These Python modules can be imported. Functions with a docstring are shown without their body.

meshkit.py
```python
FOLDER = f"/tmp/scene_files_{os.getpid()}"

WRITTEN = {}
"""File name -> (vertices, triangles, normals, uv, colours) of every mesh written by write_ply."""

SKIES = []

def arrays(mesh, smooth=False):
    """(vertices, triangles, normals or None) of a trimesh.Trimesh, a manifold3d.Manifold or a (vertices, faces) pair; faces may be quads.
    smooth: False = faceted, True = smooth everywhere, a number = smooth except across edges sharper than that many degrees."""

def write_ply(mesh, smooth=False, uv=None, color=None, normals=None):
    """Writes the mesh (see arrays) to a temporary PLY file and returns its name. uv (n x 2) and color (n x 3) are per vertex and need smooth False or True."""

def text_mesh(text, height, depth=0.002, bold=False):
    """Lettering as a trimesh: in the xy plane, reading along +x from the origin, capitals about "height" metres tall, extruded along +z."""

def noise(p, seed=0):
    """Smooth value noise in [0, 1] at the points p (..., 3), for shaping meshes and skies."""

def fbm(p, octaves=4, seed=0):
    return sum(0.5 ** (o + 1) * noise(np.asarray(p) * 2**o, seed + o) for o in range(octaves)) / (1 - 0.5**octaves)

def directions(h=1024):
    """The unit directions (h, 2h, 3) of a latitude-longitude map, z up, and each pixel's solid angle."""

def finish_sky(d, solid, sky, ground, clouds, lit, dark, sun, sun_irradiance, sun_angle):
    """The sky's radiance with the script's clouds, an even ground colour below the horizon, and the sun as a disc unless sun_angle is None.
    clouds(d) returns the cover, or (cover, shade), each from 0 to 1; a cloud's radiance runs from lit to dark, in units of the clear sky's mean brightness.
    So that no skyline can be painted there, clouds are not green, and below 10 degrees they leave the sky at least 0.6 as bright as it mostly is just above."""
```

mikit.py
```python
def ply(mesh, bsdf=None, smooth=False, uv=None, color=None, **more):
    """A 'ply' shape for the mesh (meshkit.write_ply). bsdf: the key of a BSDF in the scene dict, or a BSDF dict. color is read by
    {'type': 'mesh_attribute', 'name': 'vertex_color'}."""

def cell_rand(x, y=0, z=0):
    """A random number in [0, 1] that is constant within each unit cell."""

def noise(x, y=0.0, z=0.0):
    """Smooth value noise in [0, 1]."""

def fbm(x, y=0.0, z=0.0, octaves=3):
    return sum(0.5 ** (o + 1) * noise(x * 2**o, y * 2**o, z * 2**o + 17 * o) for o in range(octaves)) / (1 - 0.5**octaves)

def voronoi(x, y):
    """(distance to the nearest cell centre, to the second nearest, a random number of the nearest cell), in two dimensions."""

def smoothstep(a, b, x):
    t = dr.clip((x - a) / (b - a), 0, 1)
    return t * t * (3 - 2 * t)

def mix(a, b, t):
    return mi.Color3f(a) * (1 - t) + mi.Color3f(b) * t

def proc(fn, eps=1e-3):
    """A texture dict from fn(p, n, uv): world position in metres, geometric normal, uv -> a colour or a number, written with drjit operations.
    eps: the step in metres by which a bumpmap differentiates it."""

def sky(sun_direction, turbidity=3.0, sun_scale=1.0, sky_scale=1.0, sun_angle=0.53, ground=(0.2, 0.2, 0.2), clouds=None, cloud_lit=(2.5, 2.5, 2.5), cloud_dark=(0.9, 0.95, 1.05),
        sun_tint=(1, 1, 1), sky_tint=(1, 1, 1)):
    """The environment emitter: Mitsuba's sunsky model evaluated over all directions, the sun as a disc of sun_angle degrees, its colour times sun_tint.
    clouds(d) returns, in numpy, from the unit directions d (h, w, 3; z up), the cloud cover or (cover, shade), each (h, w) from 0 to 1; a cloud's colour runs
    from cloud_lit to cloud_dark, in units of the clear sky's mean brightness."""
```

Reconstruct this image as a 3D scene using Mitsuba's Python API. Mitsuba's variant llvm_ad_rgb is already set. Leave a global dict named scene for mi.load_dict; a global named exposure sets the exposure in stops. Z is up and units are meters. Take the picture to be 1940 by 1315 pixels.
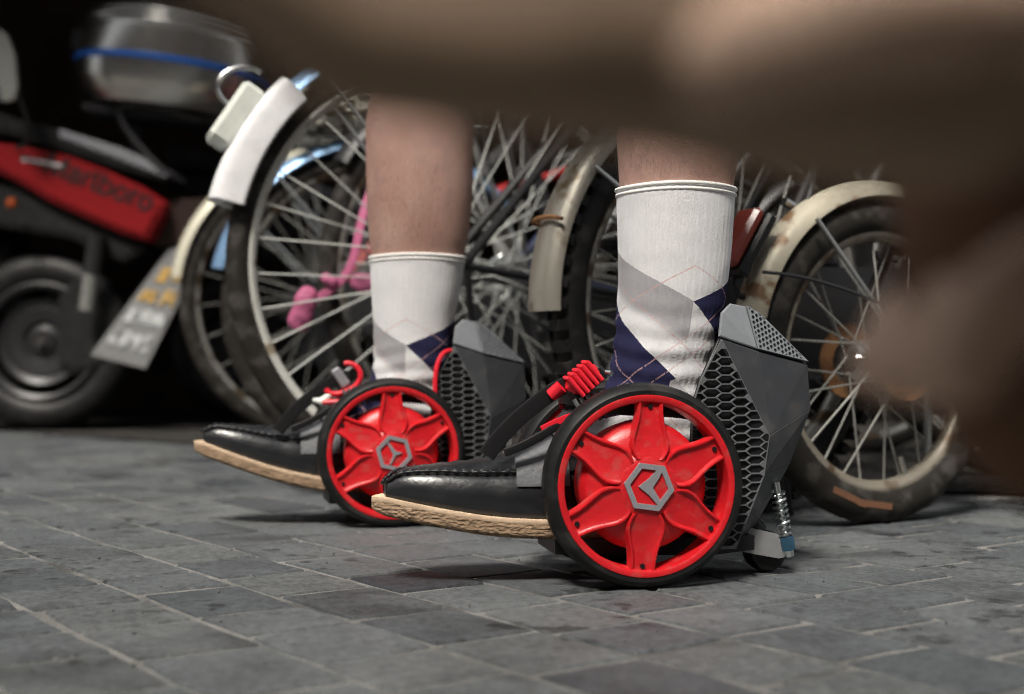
import math
import numpy as np, trimesh, mitsuba as mi, mikit, meshkit, drjit as dr
import manifold3d as m3
from shapely.geometry import Polygon, box as sbox
from scipy.interpolate import CubicSpline, PchipInterpolator
from mikit import noise, fbm, smoothstep, mix

T = mi.ScalarTransform4f
scene, labels, used = {}, {}, {}
rng = np.random.default_rng(7)

# ------------------------------------------------------------------ camera, sky, exposure
CAM_H = 0.196
scene['camera'] = {'type': 'thinlens', 'fov': 40.92, 'fov_axis': 'x', 'aperture_radius': 0.0056, 'focus_distance': 1.27,
                   'near_clip': 0.02, 'far_clip': 200.0,
                   'to_world': T().look_at(origin=[0, 0, CAM_H], target=[0, 1, CAM_H + 33 / 2600], up=[0, 0, 1])}
scene['daylight'] = mikit.sky([-0.20, -0.58, 0.79], turbidity=3, sun_scale=0.30, sky_scale=0.21, sun_angle=14, clouds=lambda d: 1.0,
                              cloud_lit=(2.4, 2.45, 2.5), cloud_dark=(2.0, 2.05, 2.1), sun_tint=(0.86, 0.97, 1.16))
exposure = 3.72

# ------------------------------------------------------------------ materials
def prin(c, rough=0.5, metal=0.0, spec=0.5, bump=None, bscale=1.0, **kw):
    c = c if isinstance(c, dict) else {'type': 'rgb', 'value': list(c)}
    b = {'type': 'principled', 'base_color': c, 'roughness': rough, 'metallic': metal, 'specular': spec, **kw}
    if bump is not None:
        b = {'type': 'bumpmap', 'tex': bump, 'scale': bscale, 'bsdf': b}
    return {'type': 'twosided', 'bsdf': b}

def mat(name, *a, **k):
    scene[name] = prin(*a, **k)
    return name

def stone(c, seed):
    c = np.array(c)
    def fn(p, n, uv):
        a = fbm(p.x * 14 + seed, p.y * 14, 0, 3)
        g = noise(p.x * 520 + seed * 3, p.y * 520, 0)
        g2 = noise(p.x * 190, p.y * 190 + seed, 3)
        dirt = smoothstep(0.50, 0.84, fbm(p.x * 7 + 31, p.y * 11 + seed, 0, 4))
        t = 0.60 + 0.42 * a + 0.26 * (g - 0.5) + 0.34 * (g2 - 0.5)
        col = mi.Color3f(*[float(x) for x in c]) * t
        worn = smoothstep(0.55, 0.75, fbm(p.x * 5 + 3, p.y * 5 + 9, 5, 3))
        col = mix(col, mi.Color3f(0.15, 0.155, 0.158), worn * 0.20)
        spot = smoothstep(0.62, 0.80, fbm(p.x * 44 + seed, p.y * 44, 7, 3)) * smoothstep(0.45, 0.6, noise(p.x * 9, p.y * 9, 2))
        return col * (1 - 0.5 * dirt) * (1 - 0.6 * spot)
    return mikit.proc(fn)

def stone_bump(p, n, uv):
    return fbm(p.x * 60, p.y * 60, 0, 3) * 0.0030 + noise(p.x * 420, p.y * 420, 0) * 0.0009

STONES = [mat(f'stone_mat_{i}', stone(c, i * 7.3), rough=0.55, spec=0.45, bump=mikit.proc(stone_bump, 4e-4), bscale=1.0)
          for i, c in enumerate([(0.092, 0.101, 0.107), (0.106, 0.115, 0.120), (0.078, 0.086, 0.093), (0.048, 0.053, 0.061), (0.114, 0.121, 0.124)])]

def mortar(p, n, uv):
    a = fbm(p.x * 40, p.y * 40, 0, 3)
    g = noise(p.x * 500, p.y * 500, 0)
    d = smoothstep(0.5, 0.75, fbm(p.x * 9, p.y * 9 + 4, 0, 3))
    return mi.Color3f(0.170, 0.166, 0.158) * (0.5 + 0.6 * a + 0.35 * (g - 0.5)) * (1 - 0.55 * d)
mat('mortar_mat', mikit.proc(mortar), rough=0.9, spec=0.2)
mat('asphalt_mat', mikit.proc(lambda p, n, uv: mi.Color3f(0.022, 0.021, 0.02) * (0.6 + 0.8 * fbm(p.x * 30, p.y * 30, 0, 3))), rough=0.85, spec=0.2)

def skin_tex(c, warm, s):
    def fn(p, n, uv):
        a = fbm(p.x * 26, p.y * 26, p.z * 14, 3)
        f = noise(p.x * 900, p.y * 900, p.z * 160)
        sp = smoothstep(0.74, 0.82, noise(p.x * 420 + 9, p.y * 420, p.z * 90))
        col = mix(c, warm, smoothstep(0.3, 0.75, a))
        vein = 1 - smoothstep(0.0, 0.035, dr.abs(fbm(p.x * 22 + 7, p.y * 22, p.z * 11, 2) - 0.5))
        col = mix(col, mi.Color3f(0.27, 0.20, 0.20), vein * 0.20)
        return col * (0.86 + 0.24 * f) * (1 - s * sp)
    return mikit.proc(fn)
mat('leg_skin_mat', skin_tex((0.42, 0.265, 0.22), (0.335, 0.195, 0.158), 0.14), rough=0.5, spec=0.35)
mat('arm_skin_mat', skin_tex((0.74, 0.53, 0.41), (0.68, 0.45, 0.33), 0.1), rough=0.5, spec=0.35)

# sock: white rib knit with argyle fields; s-axis is the angle round the leg
def sock_tex(cx, cy, dz, dphi):
    def fn(p, n, uv):
        x, y, z = p.x - cx(p.z), p.y - cy, p.z - dz
        phi = dr.atan2(x, -y) - dphi
        rib = 0.93 + 0.07 * noise(phi * 160, z * 30) + 0.05 * (noise(phi * 90, z * 1500) - 0.5)
        weave = 0.95 + 0.1 * (noise(phi * 60, z * 900, 4) - 0.5)
        white = mi.Color3f(0.69, 0.69, 0.70)
        grey = mi.Color3f(0.34, 0.335, 0.35)
        navy = mi.Color3f(0.022, 0.022, 0.062)
        L1 = 0.2625 - 0.0262 * phi
        R1 = 0.2535 + 0.020 * (phi - 0.32)
        R2 = 0.2535 - 0.041 * (phi - 0.32)
        L2 = 0.232 - 0.0395 * (phi + 1.04)
        R3 = 0.181 + 0.0185 * (phi - 0.1)
        col = white
        right = phi > 0.32
        under = dr.select(right, z < R1, z < L1)
        depth = dr.select(right, 0.05, L1 - z)
        g = 1 - smoothstep(0.030, 0.046, depth)
        g = dr.maximum(g, 0.12)
        col = dr.select(under & ~right, mix(white, grey, g), col)
        col = dr.select(under & right & (z > R2), navy, col)
        col = dr.select(under & right & (z <= R2), mix(white, grey, 0.18), col)
        low = z < L2
        col = dr.select(low & (z > 0.158 + 0.012 * phi), dr.select((phi > 0.1) & (z < R3) | (phi > 0.75), grey * 1.25, navy), col)
        # thin dashed pink overlay lines
        def line(z0, k, p0):
            d = dr.abs(z - (z0 + k * (phi - p0)))
            dash = noise(phi * 95, z * 40) > 0.32
            return dr.select((d < 0.0009) & dash, 1.0, 0.0)
        ln = dr.maximum(dr.maximum(line(0.2165, -0.036, 0.18), line(0.2165, 0.034, 0.18)), dr.maximum(line(0.286, -0.026, 0.3) * dr.select(phi > 0.3, 1.0, 0.0), line(0.286, 0.026, 0.3) * dr.select((phi < 0.3), 1.0, 0.0)))
        ln = dr.maximum(ln, dr.maximum(line(0.172, 0.034, -0.5), line(0.172, -0.036, -0.5)))
        col = mix(col, mi.Color3f(0.55, 0.33, 0.33), ln * 0.62)
        return col * rib * weave
    return mikit.proc(fn)

def knit_bump(p, n, uv):
    return noise(p.x * 600, p.y * 600, p.z * 700) * 0.00022 + fbm(p.x * 22, p.y * 22, p.z * 60, 2) * 0.0007
def sock_x(pts):
    a, b, c, d = pts
    def f(z):
        return dr.select(z > b[0], b[1] + (a[1] - b[1]) * (z - b[0]) / (a[0] - b[0]), c[1] + (b[1] - c[1]) * (z - c[0]) / (b[0] - c[0]))
    return f
mat('sock_mat', sock_tex(sock_x([(.34, .1555), (.24, .1495), (.17, .1385), 0]), 1.30, 0.0, 0.0), rough=0.95, spec=0.15, bump=mikit.proc(knit_bump, 3e-4), bscale=1.0)
mat('far_sock_mat', sock_tex(sock_x([(.334, -.120), (.243, -.1255), (.169, -.129), 0]), 1.745, -0.034, -0.42), rough=0.95, spec=0.15, bump=mikit.proc(knit_bump, 3e-4), bscale=1.0)
mat('cuff_mat', (0.76, 0.755, 0.73), rough=0.95, spec=0.15)

mat('red_mat', mikit.proc(lambda p, n, uv: mix(mi.Color3f(0.56, 0.012, 0.018), mi.Color3f(0.26, 0.16, 0.13), 0.22 * smoothstep(0.5, 0.8, fbm(p.x * 110, p.y * 110, p.z * 110, 4))) * (0.86 + 0.22 * fbm(p.x * 60, p.y * 60, p.z * 60, 3))), rough=0.36, spec=0.45,
    bump=mikit.proc(lambda p, n, uv: noise(p.x * 900, p.y * 900, p.z * 900) * 0.00012, 3e-4))
mat('red_strap_mat', (0.66, 0.014, 0.03), rough=0.4, spec=0.45)
def dusty(c, amt=0.35, rough=0.6):
    def fn(p, n, uv):
        d = smoothstep(0.45, 0.8, fbm(p.x * 45, p.y * 45, p.z * 45, 3))
        return mix(c, mi.Color3f(0.14, 0.13, 0.12), d * amt)
    return mikit.proc(fn)
mat('rubber_mat', dusty((0.0065, 0.0065, 0.007), 0.15), rough=0.5, spec=0.35)
mat('old_rubber_mat', dusty((0.014, 0.012, 0.010), 0.3), rough=0.75, spec=0.3)
mat('black_plastic_mat', (0.007, 0.007, 0.008), rough=0.42, spec=0.45)
mat('shell_mat', dusty((0.038, 0.041, 0.047), 0.24), rough=0.50, spec=0.4)
mat('rib_mat', (0.11, 0.115, 0.122), rough=0.45, spec=0.45)
mat('spoiler_mat', (0.20, 0.215, 0.235), rough=0.45, spec=0.45)
mat('emblem_mat', (0.34, 0.34, 0.37), rough=0.35, metal=0.4)
mat('zinc_mat', (0.62, 0.66, 0.66), rough=0.25, metal=1.0)
mat('bracket_mat', dusty((0.24, 0.245, 0.25), 0.4), rough=0.4, metal=0.25)
mat('blue_nut_mat', (0.05, 0.13, 0.21), rough=0.3, metal=0.7)
mat('leather_mat', dusty((0.009, 0.010, 0.0125), 0.05), rough=0.32, spec=0.75,
    bump=mikit.proc(lambda p, n, uv: fbm(p.x * 260, p.y * 260, p.z * 260, 2) * 0.00022 + fbm(p.x * 30, p.y * 30, p.z * 40, 2) * 0.0008, 4e-4))
mat('grey_leather_mat', (0.12, 0.125, 0.135), rough=0.5, spec=0.4, bump=mikit.proc(lambda p, n, uv: fbm(p.x * 300, p.y * 300, p.z * 300, 2) * 0.0006, 4e-4))
def jute(p, n, uv):
    g = noise(p.x * 50, p.y * 50, p.z * 1400)
    s = noise(p.x * 700, p.y * 700, p.z * 1100)
    d = smoothstep(0.50, 0.72, fbm(p.x * 330, p.y * 330, p.z * 480 + 5, 2))
    col = mix((0.41, 0.295, 0.195), (0.27, 0.175, 0.11), g)
    return col * (0.68 + 0.55 * s) * (1 - 0.55 * d)
mat('sole_mat', mikit.proc(jute), rough=0.85, spec=0.2, bump=mikit.proc(lambda p, n, uv: fbm(p.x * 300, p.y * 300, p.z * 560, 2) * 0.0026, 3e-4))
mat('sole_top_mat', mikit.proc(lambda p, n, uv: mix((0.60, 0.46, 0.33), (0.46, 0.33, 0.22), noise(p.x * 60, p.y * 60, p.z * 800)) * (0.85 + 0.3 * noise(p.x * 500, p.y * 500, p.z * 300))), rough=0.8, spec=0.2)

mat('steel_mat', (0.60, 0.61, 0.60), rough=0.22, metal=1.0)
mat('spoke_mat', (0.74, 0.75, 0.72), rough=0.35, metal=0.25)
mat('dull_spoke_mat', (0.30, 0.30, 0.28), rough=0.45, metal=0.5)
def rust(c, r=(0.22, 0.12, 0.06), lo=0.52):
    return mikit.proc(lambda p, n, uv: mix(c, r, smoothstep(lo, lo + 0.16, fbm(p.x * 32, p.y * 32, p.z * 32, 4))))
mat('rim_mat', rust((0.50, 0.49, 0.45), (0.15, 0.11, 0.07), 0.50), rough=0.3, metal=0.75)
mat('bright_rim_mat', rust((0.62, 0.62, 0.58), (0.30, 0.25, 0.18), 0.58), rough=0.3, metal=0.2)
mat('dull_rim_mat', rust((0.30, 0.27, 0.22), (0.12, 0.08, 0.05), 0.5), rough=0.4, metal=0.5)
mat('worn_fender_mat', rust((0.50, 0.46, 0.36), (0.22, 0.13, 0.07), 0.57), rough=0.45, metal=0.15)
mat('grey_fender_mat', rust((0.34, 0.32, 0.275), (0.15, 0.11, 0.07), 0.55), rough=0.4, metal=0.6)
mat('cream_fender_mat', (0.78, 0.74, 0.60), rough=0.25, metal=0.4)
mat('blue_fender_mat', (0.20, 0.34, 0.54), rough=0.36, metal=0.4)
mat('white_plastic_mat', dusty((0.76, 0.76, 0.78), 0.12), rough=0.4, spec=0.5)
mat('milk_plastic_mat', dusty((0.60, 0.63, 0.58), 0.14), rough=0.35, spec=0.5)
mat('dark_metal_mat', (0.025, 0.025, 0.027), rough=0.4, metal=0.3)
mat('navy_frame_mat', (0.03, 0.04, 0.10), rough=0.35)
mat('red_frame_mat', (0.35, 0.02, 0.02), rough=0.35)
mat('reflector_mat', (0.30, 0.055, 0.04), rough=0.2, clearcoat=0.8)
mat('rust_mat', rust((0.32, 0.16, 0.07), (0.15, 0.07, 0.03), 0.45), rough=0.7, metal=0.3)
mat('pink_mat', (0.52, 0.13, 0.26), rough=0.55, spec=0.4)
mat('sticker_mat', (0.16, 0.075, 0.04), rough=0.7)
mat('orange_mat', (0.30, 0.06, 0.015), rough=0.3)
def camo(p, n, uv):
    a = noise(p.x * 42, p.y * 30, p.z * 60)
    b = noise(p.x * 65 + 4, p.y * 60, p.z * 85)
    c = mix((0.60, 0.58, 0.50), (0.13, 0.125, 0.10), smoothstep(0.47, 0.53, a))
    return mix(c, (0.02, 0.02, 0.02), smoothstep(0.62, 0.66, b))
mat('patterned_cloth_mat', mikit.proc(camo), rough=0.9, spec=0.2)

mat('scooter_red_mat', (0.24, 0.004, 0.007), rough=0.25, spec=0.5, clearcoat=0.6)
mat('scooter_black_mat', dusty((0.007, 0.007, 0.0075), 0.08), rough=0.5, spec=0.4)
mat('trim_mat', (0.30, 0.30, 0.33), rough=0.35)
mat('seat_mat', (0.10, 0.10, 0.115), rough=0.4, spec=0.5)
mat('polished_mat', (0.62, 0.61, 0.59), rough=0.24, metal=1.0)
mat('band_mat', (0.02, 0.12, 0.50), rough=0.35)
mat('mirror_mat', (0.17, 0.175, 0.165), rough=0.3)
mat('flap_mat', dusty((0.105, 0.108, 0.112), 0.4), rough=0.6)
mat('yellow_letter_mat', mikit.proc(lambda p, n, uv: mix((0.55, 0.33, 0.05), (0.12, 0.10, 0.07), smoothstep(0.5, 0.7, fbm(p.x * 60, p.y * 60, p.z * 60, 3)))), rough=0.6)
mat('white_letter_mat', mikit.proc(lambda p, n, uv: mix((0.48, 0.50, 0.50), (0.14, 0.14, 0.14), smoothstep(0.5, 0.7, fbm(p.x * 60, p.y * 60, p.z * 60, 3)))), rough=0.6)
mat('tail_mat', (0.035, 0.018, 0.014), rough=0.4)
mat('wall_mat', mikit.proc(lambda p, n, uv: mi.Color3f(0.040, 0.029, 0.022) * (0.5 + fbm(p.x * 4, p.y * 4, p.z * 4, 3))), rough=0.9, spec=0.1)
mat('plaster_mat', mikit.proc(lambda p, n, uv: mi.Color3f(0.16, 0.145, 0.13) * (0.75 + 0.4 * fbm(p.x * 2, p.y * 2, p.z * 2, 3))), rough=0.9, spec=0.1)
mat('shutter_mat', (0.10, 0.11, 0.12), rough=0.6)
mat('bag_mat', mikit.proc(lambda p, n, uv: mi.Color3f(0.36, 0.262, 0.19) * (0.75 + 0.5 * fbm(p.x * 60, p.y * 60, p.z * 60, 3))), rough=0.9, spec=0.2)
mat('yellow_paint_mat', (0.7, 0.5, 0.08), rough=0.6)
mat('jacket_mat', mikit.proc(lambda p, n, uv: mi.Color3f(0.150, 0.082, 0.050) * (0.75 + 0.5 * fbm(p.x * 40, p.y * 40, p.z * 40, 3))), rough=0.9, spec=0.2)
mat('trouser_mat', (0.03, 0.024, 0.02), rough=0.9, spec=0.2)
mat('shirt_mat', (0.20, 0.21, 0.23), rough=0.9, spec=0.2)
mat('shorts_mat', (0.07, 0.065, 0.06), rough=0.9, spec=0.2)
mat('hair_mat', (0.012, 0.009, 0.008), rough=0.5)
mat('eye_mat', (0.6, 0.6, 0.58), rough=0.2)

# ------------------------------------------------------------------ helpers
def numbered(k):
    n = used.get(k, -1) + 1
    used[k] = n
    return k if n == 0 else f'{k}_{n:03d}'

def thing(name, label, cat, group=None):
    k = numbered(name)
    labels[k] = {'label': label, 'category': cat}
    if group:
        labels[k]['group'] = group
    return k

def part(parent, name, mesh=None, m=None, smooth=30, M=None, label=None, kind=None):
    k = numbered(f'{parent}__{name}' if parent else name)
    if mesh is not None:
        if M is not None:
            mesh = xf(mesh, M)
        scene[k] = mikit.ply(mesh, m, smooth)
    if label or kind:
        labels[k] = {**({'label': label} if label else {}), **({'kind': kind} if kind else {})}
    return k

def tm(v, f):
    v, f = np.asarray(v, float), np.asarray(f, int)
    if f.ndim == 2 and f.shape[1] == 4:
        f = np.vstack([f[:, [0, 1, 2]], f[:, [0, 2, 3]]])
    return trimesh.Trimesh(v, f, process=False)

def xf(mesh, M):
    o = mesh.copy()
    o.apply_transform(M)
    return o

def cat(ms):
    return trimesh.util.concatenate([m for m in ms if m is not None])

def place(x=0, y=0, z=0, rz=0, ry=0, rx=0):
    r = trimesh.transformations
    return r.translation_matrix([x, y, z]) @ r.rotation_matrix(math.radians(rz), [0, 0, 1]) @ r.rotation_matrix(math.radians(ry), [0, 1, 0]) @ r.rotation_matrix(math.radians(rx), [1, 0, 0])

def bx(x0, x1, y0, y1, z0, z1, c=0.0):
    if c <= 0:
        b = trimesh.creation.box((x1 - x0, y1 - y0, z1 - z0))
        b.apply_translation([(x0 + x1) / 2, (y0 + y1) / 2, (z0 + z1) / 2])
        return b
    pts = []
    for sx in (0, 1):
        for sy in (0, 1):
            for sz in (0, 1):
                p = np.array([(x0, x1)[sx], (y0, y1)[sy], (z0, z1)[sz]], float)
                d = np.array([(1, -1)[sx], (1, -1)[sy], (1, -1)[sz]], float) * c
                for k in range(3):
                    q = p + d
                    q[k] = p[k]
                    pts.append(q)
    return trimesh.convex.convex_hull(np.array(pts))

def spl(pts, n):
    pts = np.asarray(pts, float)
    d = np.r_[0, np.cumsum(np.linalg.norm(np.diff(pts, axis=0), axis=1))]
    return CubicSpline(d, pts)(np.linspace(0, d[-1], n))

def tube(pts, r, n=8, closed=False, flat=None, up=None):
    """swept round tube; flat=(a, b) makes an a x b band with 'up' as thickness direction"""
    P = np.asarray(pts, float)
    m = len(P)
    t = np.roll(P, -1, 0) - np.roll(P, 1, 0) if closed else np.gradient(P, axis=0)
    t /= np.linalg.norm(t, axis=1, keepdims=True)
    r = np.broadcast_to(np.asarray(r, float), (m,))
    ref = np.array(up if up is not None else ([0, 0, 1] if abs(t[0][2]) < 0.9 else [1, 0, 0]), float)
    rings = []
    for i in range(m):
        if up is not None and np.ndim(up) == 2:
            ref = np.asarray(up[i], float)
        b = np.cross(t[i], ref)
        b /= np.linalg.norm(b)
        a = np.cross(b, t[i])
        if up is None:
            ref = a
        th = np.arange(n) * 2 * np.pi / n
        if flat is None:
            rings.append(P[i] + r[i] * (np.cos(th)[:, None] * b + np.sin(th)[:, None] * a))
        else:
            c, s = np.cos(th), np.sin(th)
            e = 0.45
            rings.append(P[i] + flat[0] * (np.sign(c) * np.abs(c) ** e)[:, None] * b + flat[1] * (np.sign(s) * np.abs(s) ** e)[:, None] * a)
    return loft(rings, closed)

def loft(rings, closed=False, cap=True):
    R = np.array(rings)
    m, n = R.shape[:2]
    v = R.reshape(-1, 3)
    f = []
    for i in range(m if closed else m - 1):
        j = (i + 1) % m
        a = i * n + np.arange(n)
        b = i * n + (np.arange(n) + 1) % n
        c = j * n + (np.arange(n) + 1) % n
        d = j * n + np.arange(n)
        f.append(np.stack([a, b, c, d], 1))
    f = np.vstack(f)
    tri = np.vstack([f[:, [0, 1, 2]], f[:, [0, 2, 3]]])
    if cap and not closed:
        v = np.vstack([v, R[0].mean(0), R[-1].mean(0)])
        k = len(v)
        a, b = np.arange(n), (np.arange(n) + 1) % n
        tri = np.vstack([tri, np.stack([b, a, np.full(n, k - 2)], 1), np.stack([(m - 1) * n + a, (m - 1) * n + b, np.full(n, k - 1)], 1)])
    o = trimesh.Trimesh(v, tri, process=False)
    if not closed and o.volume < 0:
        o.invert()
    return o

def lathe(prof, n=48, a0=0.0, a1=360.0, loop=True):
    """revolve (r, a) profile about the a axis; x = r cos, y = r sin, z = a"""
    prof = np.asarray(prof, float)
    full = abs(a1 - a0) >= 360
    th = np.radians(np.linspace(a0, a1, n, endpoint=not full))
    rings = [np.c_[prof[:, 0] * np.cos(t), prof[:, 0] * np.sin(t), prof[:, 1]] for t in th]
    if loop:
        o = loft(rings, closed=full, cap=True)
    else:
        R = np.array(rings)
        m, k = R.shape[:2]
        f = []
        for i in range(m if full else m - 1):
            j = (i + 1) % m
            a = np.arange(k - 1)
            f.append(np.stack([i * k + a, j * k + a, j * k + a + 1, i * k + a + 1], 1))
        o = tm(R.reshape(-1, 3), np.vstack(f))
    if o.volume < 0:
        o.invert()
    return o

def prism(poly, h0, h1):
    polys = getattr(poly, 'geoms', [poly])
    ms = []
    for g in polys:
        if g.is_empty or g.area < 1e-9:
            continue
        m = trimesh.creation.extrude_polygon(g, h1 - h0, engine='earcut')
        m.apply_translation([0, 0, h0])
        ms.append(m)
    return cat(ms)

def slab(pts, t):
    """solid plate: polygon of 3-D points thickened against its normal by t"""
    P = np.asarray(pts, float)
    n = np.zeros(3)
    for i in range(1, len(P) - 1):
        n += np.cross(P[i] - P[0], P[i + 1] - P[0])
    n /= np.linalg.norm(n)
    k = len(P)
    c = min(.0008, t * .35)
    cen = P.mean(0)
    d = np.linalg.norm(P - cen, axis=1, keepdims=True)
    top = P + (cen - P) * np.minimum(.2, 1.6 * c / np.maximum(d, 1e-6))
    R = [top, P - n * c, P - n * t]
    f = [[0, i, i + 1] for i in range(1, k - 1)] + [[2 * k, 2 * k + i + 1, 2 * k + i] for i in range(1, k - 1)]
    for o in (0, k):
        for i in range(k):
            j = (i + 1) % k
            f += [[o + i, o + k + i, o + k + j], [o + i, o + k + j, o + j]]
    return tm(np.vstack(R), f)

def honeycomb(poly, w, h, rib, grow=0.0):
    """poly minus stretched hexagons (pitch w x h)"""
    x0, y0, x1, y1 = poly.bounds
    holes = []
    for i in range(int((x1 - x0) / (w * 0.75)) + 2):
        for j in range(int((y1 - y0) / h) + 2):
            cx, cy = x0 + i * w * 0.75, y0 + (j + 0.5 * (i % 2)) * h
            a, b = w / 2 - rib * 0.62, h / 2 - rib / 2
            hx = Polygon([(cx + a, cy), (cx + a / 2, cy + b), (cx - a / 2, cy + b), (cx - a, cy), (cx - a / 2, cy - b), (cx + a / 2, cy - b)])
            q = hx.intersection(poly.buffer(-rib * 0.6))
            if q.area > 0.12 * w * h:
                holes.append(q)
    out = poly
    for q in holes:
        out = out.difference(q)
    return out

def bone(a, ra, b, rb, seg=20):
    def s(p, r):
        return m3.Manifold.sphere(r, seg).translate([float(x) for x in p])
    return m3.Manifold.batch_hull([s(a, ra), s(b, rb)])

def chain(pts, seg=20):
    """pts: list of (x, y, z, r)"""
    out = m3.Manifold()
    for p, q in zip(pts[:-1], pts[1:]):
        out += bone(p[:3], p[3], q[:3], q[3], seg)
    return out

def flesh(man, edge=0.012, it=12):
    man = man.refine_to_length(edge)
    m = man.to_mesh()
    o = trimesh.Trimesh(m.vert_properties[:, :3], m.tri_verts, process=True)
    trimesh.smoothing.filter_taubin(o, iterations=it)
    return o

def to_man(mesh):
    o = trimesh.Trimesh(mesh.vertices, mesh.faces, process=True)
    return m3.Manifold(m3.Mesh(np.asarray(o.vertices, np.float32), np.asarray(o.faces, np.uint32)))

# ------------------------------------------------------------------ the ground
labels['pavement'] = {'label': 'grey stone slab pavement with sandy joints under the skates and bicycles', 'kind': 'structure'}
def sheet(pts, z):
    P = np.array([[x, y, z] for x, y in pts])
    return tm(P, [[0, 1, 2], [0, 2, 3]])
scene['pavement'] = mikit.ply(sheet([(-60, -40), (60, -40), (60, 60), (-60, 60)], -0.0019), 'mortar_mat', False)
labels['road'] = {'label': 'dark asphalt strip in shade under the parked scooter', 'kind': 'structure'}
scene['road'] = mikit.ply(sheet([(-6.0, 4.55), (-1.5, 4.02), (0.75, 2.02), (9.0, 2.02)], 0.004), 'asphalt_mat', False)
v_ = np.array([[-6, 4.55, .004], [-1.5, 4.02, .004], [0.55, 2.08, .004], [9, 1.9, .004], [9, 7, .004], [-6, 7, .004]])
scene['road'] = mikit.ply(tm(v_, [[0, 1, 5], [1, 4, 5], [1, 2, 4], [2, 3, 4]]), 'asphalt_mat', False)

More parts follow.
